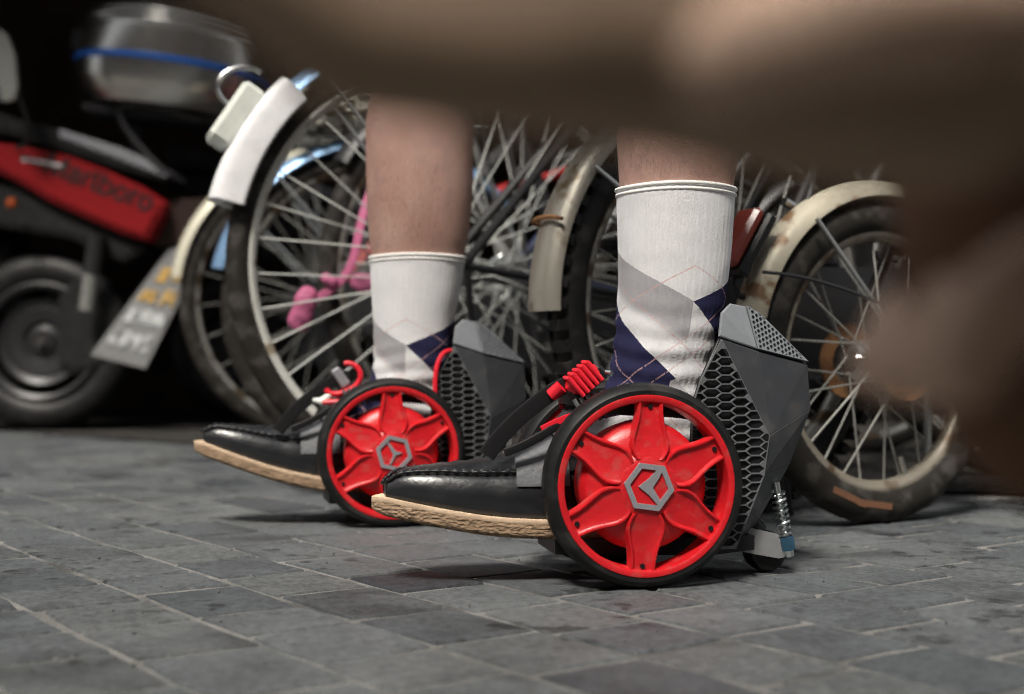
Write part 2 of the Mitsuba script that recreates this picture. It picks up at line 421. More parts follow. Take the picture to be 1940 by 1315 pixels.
ang = math.radians(35.5)
UB, UA = np.array([math.cos(ang), math.sin(ang)]), np.array([-math.sin(ang), math.cos(ang)])
def slab_mesh(a0, a1, b0, b1, r):
    j = 0.0034
    a0, a1, b0, b1 = a0 + j * 1.35, a1 - j * 1.35, b0 + j, b1 - j
    am, bm = (a0 + a1) / 2, (b0 + b1) / 2
    q = np.array([(a0, b0), (am, b0), (a1, b0), (a1, bm), (a1, b1), (am, b1), (a0, b1), (a0, bm)])
    q = q + r.normal(0, 0.0013, q.shape)
    c = np.array([am, bm])
    ro = r.normal(0, .003)
    q = c + (q - c) @ np.array([[1, ro], [-ro, 1]])
    tilt = r.normal(0, 0.0035, 2)
    z0 = float(np.clip(r.normal(0, 0.0004), -.0006, .0006))
    def ring(ins, dz):
        d = q - c
        p = c + d * (1 - ins / np.maximum(np.abs(d).max(1), 1e-6))[:, None]
        xy = p[:, :1] * UA + p[:, 1:] * UB
        z = z0 + dz + (p - c) @ tilt
        return np.c_[xy, z]
    A, B, C = ring(0, -0.012), ring(0.0002, -0.0022), ring(0.0020, 0.0)
    v = np.vstack([A, B, C, C.mean(0)])
    f = []
    for k in range(8):
        l = (k + 1) % 8
        for o in (0, 8):
            f += [[o + l, o + k, o + 8 + k], [o + l, o + 8 + k, o + 8 + l]]
        f.append([16 + l, 16 + k, 24])
    m = tm(v, f)
    if m.face_normals[-1][2] < 0:
        m.invert()
    return m
cells = []
for kb in range(-40, 68):
    b0 = 0.419 + kb * 0.094
    a = -3.4 + rng.random() * 0.1
    while a < 4.6:
        L = 0.088 + 0.045 * rng.random()
        cells.append((a, a + L, b0, b0 + 0.094))
        a += L
vis = []
for c in cells:
    p = (c[0] + c[1]) / 2 * UA + (c[2] + c[3]) / 2 * UB
    if p[1] < 0.45 or p[1] > 4.9 or abs(p[0]) > 0.3 + 0.41 * p[1]:
        continue
    if (p[1] - 2.0) > (0.6 - p[0]) * 0.95 + 0.16:
        continue
    vis.append((p[1], c))
vis.sort(key=lambda t: t[0])
rest = [[] for _ in STONES]
weights = [0.34, 0.29, 0.19, 0.05, 0.13]
nslab = 0
for y, c in vis:
    k = int(rng.choice(5, p=weights))
    m = slab_mesh(*c, rng)
    if nslab < 298:
        part('pavement', 'paving_slab', m, STONES[k], False)
        nslab += 1
    else:
        rest[k].append(m)
for k, ms in enumerate(rest):
    if ms:
        part('pavement', 'distant_slabs', cat(ms), STONES[k], False, kind='stuff')

gv = []
gr_ = np.random.default_rng(11)
ico = trimesh.creation.icosphere(0, 1.0)
for i in range(260):
    y_ = .7 + 3.0 * gr_.random() ** 1.6
    x_ = (gr_.random() - .5) * .86 * y_
    r_ = gr_.uniform(.0006, .0014)
    m = ico.copy()
    m.vertices = m.vertices * r_ * gr_.uniform(.5, 1.3, 3) + [x_, y_, .0012]
    gv.append(m)
labels['grit'] = {'label': 'fine dark grit and crumbs scattered over the paving', 'kind': 'stuff', 'category': 'grit'}
scene['grit'] = mikit.ply(cat(gv), STONES[4], False)

# ------------------------------------------------------------------ building behind
t = thing('building', 'dark shaded building front with an overhanging canopy behind the parked vehicles', 'building')
part(t, 'wall', bx(-40, 40, 6.0, 6.3, 0, 6), 'wall_mat', False)
part(t, 'canopy', bx(-14, 14, 2.75, 5.997, 2.35, 2.5), 'wall_mat', False)
for x in (-5.5, 5.5):
    part(t, 'post', bx(x - 0.1, x + 0.1, 5.6, 5.8, 0.0, 2.347, 0.01), 'wall_mat', False)

t = thing('building', 'pale plastered building across the lane behind the camera', 'building')
part(t, 'wall', bx(-40, 40, -5.6, -5.0, 0, 6.4), 'plaster_mat', False)
part(t, 'roof', bx(-40.3, 40.3, -5.9, -4.6, 6.403, 6.65, .03), 'wall_mat', False)
for x in (-7, -2.4, 2.2, 6.8):
    part(t, 'shutter', bx(x - 1.2, x + 1.2, -4.997, -4.95, 0.004, 2.5, .01), 'shutter_mat', False)
    for dx_, cm in ((-2.1, 'red_mat'), (-1.75, 'yellow_paint_mat'), (1.5, 'white_plastic_mat'), (1.9, 'band_mat')):
        part(t, 'banner', bx(x + dx_, x + dx_ + .26, -4.998, -4.97, .6, 3.0, .01), cm, False)
    w_ = part(t, 'window', bx(x - .7, x + .7, -4.997, -4.96, 3.4, 4.7, .01), 'wall_mat', False)
    part(w_, 'sill', bx(x - .8, x + .8, -4.997, -4.86, 3.3, 3.397, .01), 'plaster_mat', False)

# ------------------------------------------------------------------ motor skates
def skate_frame(wx, wy, a):
    a = math.radians(a)
    Fv, Lv = np.array([-math.cos(a), -math.sin(a), 0]), np.array([math.sin(a), -math.cos(a), 0])
    M = np.eye(4)
    M[:3, 0], M[:3, 1], M[:3, 2] = Fv, Lv, [0, 0, 1]
    M[:3, 3] = np.array([wx, wy, 0]) - 0.072 * Lv
    return M

def wheel_parts(t, M, s, rot, rich, mark=0):
    w = part(t, 'wheel')
    W = np.eye(4)
    W[:3, 0], W[:3, 1], W[:3, 2] = [-s, 0, 0], [0, 0, 1], [0, s, 0]
    W[:3, 3] = [0, s * 0.072, 0.09]
    G = M @ W
    tp = [(.0772, -.0130), (.0795, -.0158), (.0835, -.0160), (.0870, -.0135), (.0893, -.008), (.0900, -.003), (.0900, .003), (.0893, .008), (.0870, .0135), (.0835, .0160), (.0795, .0158), (.0772, .0130)]
    part(w, 'tyre', lathe(tp, 96), 'rubber_mat', 35, G)
    rp = [(.0800, -.012), (.0800, .0150), (.0790, .0168), (.0765, .0172), (.0740, .0160), (.0728, .0135), (.0722, -.010), (.0735, -.012)]
    part(w, 'rim', lathe(rp, 96), 'red_mat', 35, G)
    dp = [(.0005, .0170), (.024, .0168), (.034, .0152), (.044, .0128), (.0520, .0086), (.0565, .0030), (.0578, -.006), (.0545, -.034), (.0005, -.034)]
    part(w, 'hub_dome', lathe(dp, 72), 'red_mat', 40, G)
    hp = [(.0005, .0208), (.0200, .0205), (.0255, .0190), (.0305, .0160), (.0330, .0110), (.0335, .0), (.0005, .0)]
    part(w, 'hub_plate', lathe(hp, 60), 'red_mat', 40, G)
    rho = np.array([.0740, .0700, .0640, .0570, .0500, .0440, .0385, .0330, .0280, .0235])
    wid = np.array([.0116, .0116, .0119, .0129, .0146, .0163, .0174, .0172, .0156, .0126])
    hgt = np.array([.0150, .0155, .0160, .0166, .0173, .0182, .0192, .0201, .0206, .0204])
    for k in range(6):
        rings = []
        for r, wd, h in zip(rho, wid, hgt):
            dep = .0034 * min(1.0, (r - .020) / .012)
            e = .0030
            prof = [(-wd - .0006, h - .010), (-wd, h - .0022), (-wd + e * .35, h), (-wd + e * .8, h), (-wd + e * 1.55, h - dep), (0, h - dep * 1.05), (wd - e * 1.55, h - dep), (wd - e * .8, h), (wd - e * .35, h), (wd, h - .0022), (wd + .0006, h - .010), (0, h - .010)]
            rings.append([(r, y, z) for y, z in prof])
        pm = loft(rings)
        ph = math.radians(90 + rot + 60 * k)
        R = trimesh.transformations.rotation_matrix(ph, [0, 0, 1])
        pm = xf(pm, R)
        if pm.volume < 0:
            pm.invert()
        pk = part(w, 'spoke', pm, 'red_mat', 28, G)
        if rich:
            b = trimesh.creation.cylinder(.0021, .002, sections=16)
            b.apply_translation([.0695, 0, .0128])
            part(w, 'bolt', xf(b, R), 'black_plastic_mat', 30, G)
    # hexagon emblem
    def hexa(r, a=0):
        return Polygon([(r * math.cos(math.radians(a + 60 * i)), r * math.sin(math.radians(a + 60 * i))) for i in range(6)])
    h0 = math.degrees(0) + (-8 if mark == 0 else -14)
    em = hexa(.0226, h0).difference(hexa(.0174, h0))
    S = 1 / 6539.0
    if mark == 0:
        arrow = Polygon([(x * S, -y * S) for x, y in [(-62, -3), (0, -48), (62, -114), (84, -106), (58, -52), (20, 4), (56, 62), (78, 102), (58, 112), (-4, 44)]])
    else:
        arrow = Polygon([(x * S * .9, -y * S * .9) for x, y in [(-12, 8), (-62, -92), (-50, -98), (14, -22), (72, 0), (16, 18), (-28, 98), (-40, 90), (-8, 22)]])
    part(w, 'emblem', prism(em.union(arrow), .0195, .0228), 'emblem_mat', False, G)
    return w

def hole_plate(P3, w, h, rib, t):
    """honeycombed plate on the plane of the 3-D polygon P3, raised by t along its normal"""
    P = np.asarray(P3, float)
    n = np.zeros(3)
    for i in range(1, len(P) - 1):
        n += np.cross(P[i] - P[0], P[i + 1] - P[0])
    n /= np.linalg.norm(n)
    u = np.array([1.0, 0, 0]) - n * n[0]
    u /= np.linalg.norm(u)
    v = np.cross(n, u)
    c = P.mean(0)
    q = Polygon([((p - c) @ u, (p - c) @ v) for p in P])
    m = prism(honeycomb(q, w, h, rib), 0.0004, t)
    G = np.eye(4)
    G[:3, 0], G[:3, 1], G[:3, 2], G[:3, 3] = u, v, n, c
    return xf(m, G)

def shell(t, M):
    sh = part(t, 'heel_shell')
    for s in (1, -1):
        def p(f, l, z):
            return (f, s * l, z)
        A, Mi, S = p(-.0825, .036, .2203), p(-.1210, .0345, .2082), p(-.1804, .006, .1960)
        I, Wp, K, Hh = p(-.1298, .0400, .1304), p(-.1835, .006, .1531), p(-.1618, .006, .1003), p(-.1239, .0400, .0944)
        side = [p(-.0815, .0385, .2190), p(-.0610, .0480, .1817), p(-.0540, .0490, .1626), p(-.0500, .0490, .1000), p(-.0600, .0480, .0500), p(-.0790, .0445, .0283), p(-.0943, .0430, .0280), p(-.1239, .0405, .0944), p(-.1298, .0405, .1304)]
        def order(q):
            return q if s == -1 else q[::-1]
        # orientation: outward normals point to +l for s=1
        def pl(name, q, m, th=.0035, lab=None):
            P = np.array(q)
            n = sum(np.cross(P[i] - P[0], P[i + 1] - P[0]) for i in range(1, len(P) - 1))
            if n[1] * s < 0:
                q = q[::-1]
            part(sh, name, slab(q, th), m, False, M, label=lab)
            return q
        # flatten side panel in l for the honeycomb: fit plane
        q = pl('side_panel', side, 'black_plastic_mat')
        part(sh, 'honeycomb', hole_plate(q, .0195, .0082, .0012, .0030), 'rib_mat', False, M)
        pl('facet', [A, Mi, I], 'shell_mat')
        pl('facet', [Mi, S, Wp, I], 'shell_mat')
        pl('facet', [I, Wp, K, Hh], 'shell_mat')
        pl('facet', [Hh, K, p(-.120, .006, .030), p(-.0943, .043, .028)], 'shell_mat')
        T1, T2, T3 = p(-.0862, .034, .2440), p(-.0960, .030, .2525), p(-.1130, .024, .2500)
        pl('collar', [p(-.0828, .0375, .2222), T1, T2, T3, p(-.1200, .0355, .2105)], 'spoiler_mat', .003)
        qq = pl('vent_panel', [p(-.1203, .0352, .2103), T3, p(-.128, .019, .243), p(-.1800, .006, .1985)], 'shell_mat', .003)
        part(sh, 'vent_mesh', hole_plate(qq, .0066, .0052, .0013, .0016), 'spoiler_mat', False, M)
    part(sh, 'back_ridge', slab([(-.1804, -.0062, .196), (-.1804, .0062, .196), (-.1835, .0062, .1531), (-.1835, -.0062, .1531)], .003), 'shell_mat', False, M)
    part(sh, 'back_ridge', slab([(-.1835, -.0062, .1531), (-.1835, .0062, .1531), (-.1618, .0062, .1003), (-.1618, -.0062, .1003)], .003), 'shell_mat', False, M)
    part(sh, 'back_ridge', slab([(-.113, -.0245, .25), (-.113, .0245, .25), (-.128, .0192, .243), (-.18, .0062, .1985), (-.18, -.0062, .1985), (-.128, -.0192, .243)], .003), 'spoiler_mat', False, M)

def make_skate(M, label, rot, mark, near):
    t = thing('motor_skate', label, 'motorized skate', 'motorized skates strapped under the shoes')
    wheel_parts(t, M, 1, rot, True, mark)
    wheel_parts(t, M, -1, rot + 17, False, mark)
    ax = trimesh.creation.cylinder(.012, .10, sections=24)
    ax.apply_transform(place(0, 0, .09, rx=90))
    # chassis: foot plate on both sides with motor casings under it
    fp = [(.072, .026, .0385), (.0, .024, .0385), (-.075, .022, .0385), (-.115, .026, .0385)]
    rings = []
    for f, zb, zt in fp:
        wv = .040 if f < .1 else .034
        rings.append([(f, -wv, zb), (f, wv, zb), (f, wv, zt + .0005), (f, -wv, zt + .0005)])
    part(t, 'foot_plate', loft(rings), 'black_plastic_mat', False, M)
    cs = []
    for s in (1, -1):
        c = lathe([(.0005, -.012), (.030, -.012), (.036, -.006), (.036, .004), (.0005, .004)], 40)
        W = np.eye(4)
        W[:3, 0], W[:3, 1], W[:3, 2], W[:3, 3] = [-s, 0, 0], [0, 0, 1], [0, s, 0], [0, s * .047, .078]
        cs.append(xf(c, W))
    part(t, 'motor_casing', cs[0], 'black_plastic_mat', 40, M)
    part(t, 'motor_casing', cs[1], 'black_plastic_mat', 40, M)
    shell(t, M)
    # brake: bracket, pad, spring, bolt
    br = part(t, 'brake')
    for s in (1, -1):
        part(br, 'bracket', xf(prism(Polygon([(-.098, .042), (-.116, .044), (-.150, .036), (-.161, .026), (-.159, .017), (-.146, .0145), (-.122, .019), (-.100, .024)]), -.003, .003), np.array([[1, 0, 0, 0], [0, 0, -1, s * .017], [0, 1, 0, 0], [0, 0, 0, 1]], float)), 'bracket_mat', False, M, label='scuffed silver bracket of the heel brake')
    cw = lathe([(.0005, -.0125), (.012, -.0125), (.0165, -.0115), (.0190, -.008), (.0195, 0), (.0190, .008), (.0165, .0115), (.012, .0125), (.0005, .0125)], 40)
    part(br, 'caster', xf(cw, np.array([[1, 0, 0, -.139], [0, 0, -1, 0], [0, 1, 0, .0197], [0, 0, 0, 1]], float)), 'rubber_mat', 40, M, label='small black caster wheel of the heel brake')
    arm = tube([(-.108, 0, .060), (-.120, 0, .050), (-.132, 0, .036)], .011, 12)
    part(br, 'arm', arm, 'black_plastic_mat', 40, M)
    th = np.linspace(0, 2 * np.pi * 8.5, 180)
    a, b = np.array([-.1450, .020, .078]), np.array([-.1530, .020, .034])
    d = (b - a) / np.linalg.norm(b - a)
    e1 = np.cross(d, [0, 1, 0])
    e1 /= np.linalg.norm(e1)
    e2 = np.cross(d, e1)
    hp = a + np.outer(th / th[-1], b - a) + .0058 * (np.outer(np.cos(th), e1) + np.outer(np.sin(th), e2))
    part(br, 'spring', tube(hp, .0014, 6), 'zinc_mat', 50, M)
    part(br, 'rod', tube([a + d * -.008, b + d * .012], .0034, 10), 'zinc_mat', 40, M)
    part(br, 'bolt', tube([b - d * .001, b + d * .005, b + d * .012], [.0068, .0072, .0068], 6), 'blue_nut_mat', 20, M)
    part(br, 'bolt', tube([b + d * .0122, b + d * .018], [.0055, .005], 8), 'zinc_mat', 20, M)
    # straps
    st = part(t, 'instep_strap')
    pts = spl([(-.055, .050, .150), (-.01, .053, .155), (.03, .047, .158), (.052, .020, .164), (.056, -.01, .164), (.04, -.045, .155), (-.02, -.053, .15), (-.055, -.050, .148)], 40)
    part(st, 'band', tube(pts, 1, 10, flat=(.0055, .002), up=[pts[i] - np.array([0, 0, pts[i][2]]) + np.array([.0, 0, .001]) for i in range(40)]), 'black_plastic_mat', 40, M)
    tail = spl([(.046, .034, .181), (.068, .034, .174), (.092, .036, .158), (.114, .038, .139), (.134, .040, .115)], 26)
    part(st, 'ladder_strap', tube(tail, 1, 10, flat=(.0078, .0020), up=[0, 1, 0.0001]), 'black_plastic_mat', 40, M)
    ins = spl([(.046, .046, .157), (.064, .045, .146), (.090, .043, .130), (.118, .042, .118)], 16)
    part(st, 'lower_strap', tube(ins, 1, 10, flat=(.004, .003), up=[0, 1, 0.0001]), 'black_plastic_mat', 40, M)
    # ribbed ladder under the buckle, seen through the wheel
    rb = [tube([(f, .050, .150 - .30 * (f - .02)), (f + .012, .047, .172 - .30 * (f - .02))], .0022, 6) for f in np.linspace(-.004, .044, 9)]
    part(st, 'ratchet_ribs', cat(rb), 'rib_mat', 40, M)
    bk = part(st, 'buckle')
    if near:
        B = np.eye(4)
        B[:3, :3] = place(ry=40)[:3, :3]
        B[:3, 3] = [.0455, .040, .181]
        base = bx(-.0165, .0165, -.009, .009, -.006, .010, .004)
        part(bk, 'lever', base, 'red_strap_mat', 30, M @ B)
        for k in range(5):
            zz = -.0115 + k * .0055
            part(bk, 'grip_rib', tube([(zz, -.007, .0125), (zz, .011, .0118), (zz, .0126, -.0085)], [.0021, .0024, .0021], 8), 'red_strap_mat', 40, M @ B)
        part(bk, 'housing', bx(-.021, .019, -.010, .006, -.011, .004, .003), 'black_plastic_mat', 30, M @ B)
        k2 = tube([(.075, .036, .168), (.066, .040, .176)], [.006, .0065], 10)
        part(bk, 'release_tab', k2, 'red_strap_mat', 40, M)
        part(bk, 'pin', tube([(.026, .045, .189), (.022, .049, .188)], .003, 10), 'zinc_mat', 40, M)
        part(st, 'red_webbing', tube(spl([(.085, .044, .138), (.066, .047, .147), (.045, .048, .154)], 10), 1, 8, flat=(.0032, .0012), up=[0, 1, 0.0001]), 'red_strap_mat', 40, M)
    else:
        lp = spl([(.053, .036, .197), (.040, .040, .194), (.034, .042, .184), (.038, .042, .172), (.052, .040, .163), (.068, .038, .160), (.076, .036, .166)], 30)
        part(bk, 'wire_loop', tube(lp, .0034, 10), 'red_strap_mat', 50, M)
        part(bk, 'housing', xf(bx(-.006, .006, -.006, .006, -.013, .013, .002), place(.058, .036, .180, ry=35)), 'emblem_mat', 30, M)
        part(bk, 'pin', tube([(.070, .036, .158), (.082, .036, .150), (.092, .036, .153)], [.005, .006, .003], 10), 'milk_plastic_mat', 40, M)
        part(st, 'red_webbing', tube(spl([(-.078, .043, .2130), (-.066, .050, .2080), (-.058, .054, .190), (-.056, .056, .165), (-.056, .056, .150)], 24), .0030, 8), 'red_strap_mat', 40, M)
        part(st, 'red_webbing', tube(spl([(.080, .040, .150), (.060, .045, .151), (.040, .047, .153)], 10), .003, 8), 'red_strap_mat', 40, M)
    return t

M1 = skate_frame(0.1149, 1.21, 10)
M2 = skate_frame(-0.1456, 1.66, 13)
make_skate(M1, 'red-wheeled motorized skate nearest the camera, with ridged red strap buckle', -3, 0, True)
make_skate(M2, 'farther red-wheeled motorized skate, with red wire loop buckle on its strap', 1, 1, False)

# ------------------------------------------------------------------ the skater
pk = thing('person', 'bare-legged person in white argyle socks and black shoes standing on motorized skates', 'person')
def leg_loft(rows, n=44):
    """rows (z, xc, yc, rx, ry)"""
    rows = np.array(sorted(rows))
    zs = np.concatenate([np.linspace(rows[0, 0], 0.56, 60), np.linspace(0.575, rows[-1, 0], 14)])
    I = PchipInterpolator(rows[:, 0], rows[:, 1:])(zs)
    th = np.arange(n) * 2 * np.pi / n
    def k(z):
        return 1 + np.clip((z - .30) * 8, 0, 1) * (.020 * np.sin(2 * th + z * 9 + 1) + .012 * np.sin(3 * th - z * 13))
    return zs, I, [np.c_[c[0] + c[2] * k(z) * np.cos(th), c[1] + c[3] * k(z) * np.sin(th), np.full(n, z)] for z, c in zip(zs, I)]
near_rows = [(.045, .095, 1.283, .070, .030), (.10, .105, 1.285, .068, .031), (.135, .122, 1.29, .058, .034), (.171, .137, 1.297, .0435, .038), (.201, .1425, 1.30, .0440, .042), (.241, .1490, 1.30, .0472, .045), (.291, .1535, 1.30, .0505, .049), (.341, .1550, 1.30, .0530, .052), (.366, .1555, 1.30, .0545, .054), (.416, .1590, 1.30, .0612, .060), (.47, .161, 1.302, .0640, .062), (.53, .158, 1.306, .0610, .058), (.60, .148, 1.315, .0660, .062), (.75, .11, 1.35, .080, .075), (.93, .05, 1.41, .092, .088)]
far_rows = [(.045, -.175, 1.733, .070, .030), (.10, -.165, 1.735, .068, .031), (.135, -.148, 1.738, .058, .034), (.169, -.134, 1.743, .0445, .039), (.203, -.1270, 1.745, .0455, .043), (.243, -.1255, 1.745, .0482, .046), (.290, -.1225, 1.745, .0542, .051), (.334, -.1200, 1.745, .0590, .056), (.357, -.1192, 1.745, .0635, .060), (.424, -.1182, 1.745, .0690, .066), (.491, -.1175, 1.745, .0700, .067), (.56, -.110, 1.742, .0660, .062), (.64, -.095, 1.73, .070, .066), (.78, -.05, 1.68, .082, .077), (.93, 0.0, 1.60, .092, .088)]
zn, In, Ln = leg_loft(near_rows)
zf, If, Lf = leg_loft(far_rows)
body = to_man(loft(Ln)) + to_man(loft(Lf))
hipc = np.array([.025, 1.505, .95])
body += bone(hipc + [0, -.09, 0], .095, hipc + [0, .09, 0], .095) + chain([(*(hipc + [0, 0, .05]), .12), (.03, 1.505, 1.15, .115), (.02, 1.505, 1.32, .12)])
body += bone((.02, 1.36, 1.42), .055, (.02, 1.65, 1.42), .055) + bone((.02, 1.505, 1.40), .09, (.01, 1.505, 1.52), .05)
body += bone((-.01, 1.505, 1.62), .085, (-.02, 1.505, 1.70), .09) + bone((-.08, 1.505, 1.62), .03, (-.10, 1.505, 1.625), .014) + bone((-.075, 1.505, 1.565), .03, (-.03, 1.505, 1.56), .05)
for sy in (-1, 1):
    body += bone((0, 1.505 + sy * .088, 1.645), .018, (0.005, 1.505 + sy * .09, 1.615), .014)
for sy, el, wr in ((-1, (.05, 1.30, 1.14), (-.06, 1.28, .93)), (1, (.05, 1.71, 1.14), (-.05, 1.73, .92))):
    sh_ = (.02, 1.505 + sy * .175, 1.41)
    body += chain([(*sh_, .05), (*el, .04), (*wr, .027)])
    w = np.array(wr)
    body += chain([(*w, .026), (*(w + [-.025, 0, -.06]), .032)])
    for i, dx in enumerate((-.05, -.035, -.02, -.005)):
        b0 = w + [dx, 0, -.085 + .006 * abs(i - 1)]
        body += chain([(*(w + [-.02, 0, -.055]), .012), (*b0, .0095), (*(b0 + [.002, 0, -.028]), .0085), (*(b0 + [.012, 0, -.045]), .0075)])
    body += chain([(*(w + [-.02, 0, -.03]), .013), (*(w + [-.055, sy * .01, -.05]), .010), (*(w + [-.065, sy * .01, -.075]), .0085)])
bm_ = body.to_mesh()
bmesh = trimesh.Trimesh(bm_.vert_properties[:, :3], bm_.tri_verts, process=True)
scene[pk + '__body'] = mikit.ply(bmesh, 'leg_skin_mat', 50)
hr_ = np.random.default_rng(5)
for zs_, I_, lo, hi in ((zn, In, .362, .50), (zf, If, .334, .55)):
    J_ = PchipInterpolator(zs_, I_)
    hv, hf = [], []
    for i in range(700):
        z, a = hr_.uniform(lo, hi), hr_.uniform(0, 2 * np.pi)
        c = J_(z)
        n_ = np.array([math.cos(a), math.sin(a), 0])
        p0 = np.array([c[0] + (c[2] - .0003) * n_[0], c[1] + (c[3] - .0003) * n_[1], z])
        side_ = np.array([-n_[1], n_[0], 0])
        L = hr_.uniform(.003, .007)
        p1 = p0 + n_ * L * .22 + np.array([0, 0, -L * .6]) + side_ * hr_.normal(0, .0015)
        p2 = p1 + n_ * L * .02 + np.array([0, 0, -L * .4]) + side_ * hr_.normal(0, .0015)
        w_ = side_ * .00007
        k = len(hv)
        hv += [p0 - w_, p0 + w_, p0 + n_ * .00012, p1 - w_, p1 + w_, p1 + n_ * .00012, p2]
        for q in (0, 1, 2):
            r_ = (q + 1) % 3
            hf += [[k + q, k + r_, k + 3 + r_], [k + q, k + 3 + r_, k + 3 + q], [k + 3 + q, k + 3 + r_, k + 6]]
    part(pk, 'leg_hair', tm(hv, hf), 'hair_mat', False, kind='stuff')
# clothing out of frame
sh2 = [chain([(*(hipc + [0, s * .09, .06]), .115), (h[0], h[1], .80, .105), (k[0], k[1], .66, .105)]) for s, h, k in ((-1, (.09, 1.37), (.135, 1.325)), (1, (-.035, 1.665), (-.09, 1.725)))]
shorts = sh2[0] + sh2[1]
part(pk, 'shorts', flesh(shorts, .03, 4), 'shorts_mat', True)
shirt = chain([(*(hipc + [0, 0, .04]), .145), (.03, 1.505, 1.2, .135), (.02, 1.505, 1.36, .125)]) + bone((.02, 1.33, 1.41), .07, (.02, 1.68, 1.41), .07)
for sy, el in ((-1, (.045, 1.305, 1.2)), (1, (.045, 1.705, 1.2))):
    shirt += bone((.02, 1.505 + sy * .175, 1.41), .062, el, .055)
part(pk, 'shirt', flesh(shirt, .03, 4), 'shirt_mat', True)
hair = bone((0.0, 1.505, 1.69), .094, (.02, 1.505, 1.70), .094) - m3.Manifold.cube([.3, .4, .3], True).translate([-.16, 1.505, 1.58])
part(pk, 'hair', flesh(hair, .02, 3), 'hair_mat', True)
for sy in (-1, 1):
    e = trimesh.creation.icosphere(2, .012)
    e.apply_translation([-.094, 1.505 + sy * .032, 1.645])
    part(pk, 'eye', e, 'eye_mat', True)

def sock(I, zs, lo, hi, m, seed):
    n = 144
    th = np.arange(n) * 2 * np.pi / n
    z = np.linspace(lo, hi, 90)
    J = PchipInterpolator(zs, I)(z)
    rings = []
    for zz, c in zip(z, J):
        q = np.c_[np.cos(th) * 1.6, np.sin(th) * 1.6, np.full(n, zz * 32)]
        wr = (meshkit.fbm(q + seed, 3) - .5)
        # folds get stronger toward the ankle, following slanted lines
        slack = np.clip((hi - .09 - zz) / .09, 0, 1)
        fold = np.sin(zz * 300 + 2.2 * np.cos(th + seed) + 2 * wr)
        d = .0022 + .00022 * np.sin(48 * th) + .0012 * wr + slack * (.0022 + .0017 * fold + .005 * wr)
        rings.append(np.c_[c[0] + (c[2] + d) * np.cos(th), c[1] + (c[3] + d) * np.sin(th), np.full(n, zz)])
    R = rings
    # turned inner lip at the top so that the knit has thickness
    c = J[-1]
    R.append(np.c_[c[0] + (c[2] + .0005) * np.cos(th), c[1] + (c[3] + .0005) * np.sin(th), np.full(n, hi + .0012)])
    k = part(pk, 'sock', loft(R, cap=False), m, True)
    def ringline(zz, dd):
        cc = PchipInterpolator(zs, I)(zz)
        return np.c_[cc[0] + (cc[2] + dd) * np.cos(th), cc[1] + (cc[3] + dd) * np.sin(th), np.full(n, zz) + .0006 * np.sin(3 * th)]
    part(k, 'cuff', cat([tube(ringline(hi, .0019), .0020, 8, closed=True), tube(ringline(hi - .0050, .0022), .0014, 8, closed=True)]), 'cuff_mat', True)
    return k
s1 = sock(In, zn, .06, .361, 'sock_mat', 1.3)
s2 = sock(If, zf, .06, .3315, 'far_sock_mat', 4.1)
labels[s1] = {'label': 'tall white sock with navy argyle on the nearer leg'}
labels[s2] = {'label': 'shorter white sock with navy argyle on the farther leg'}

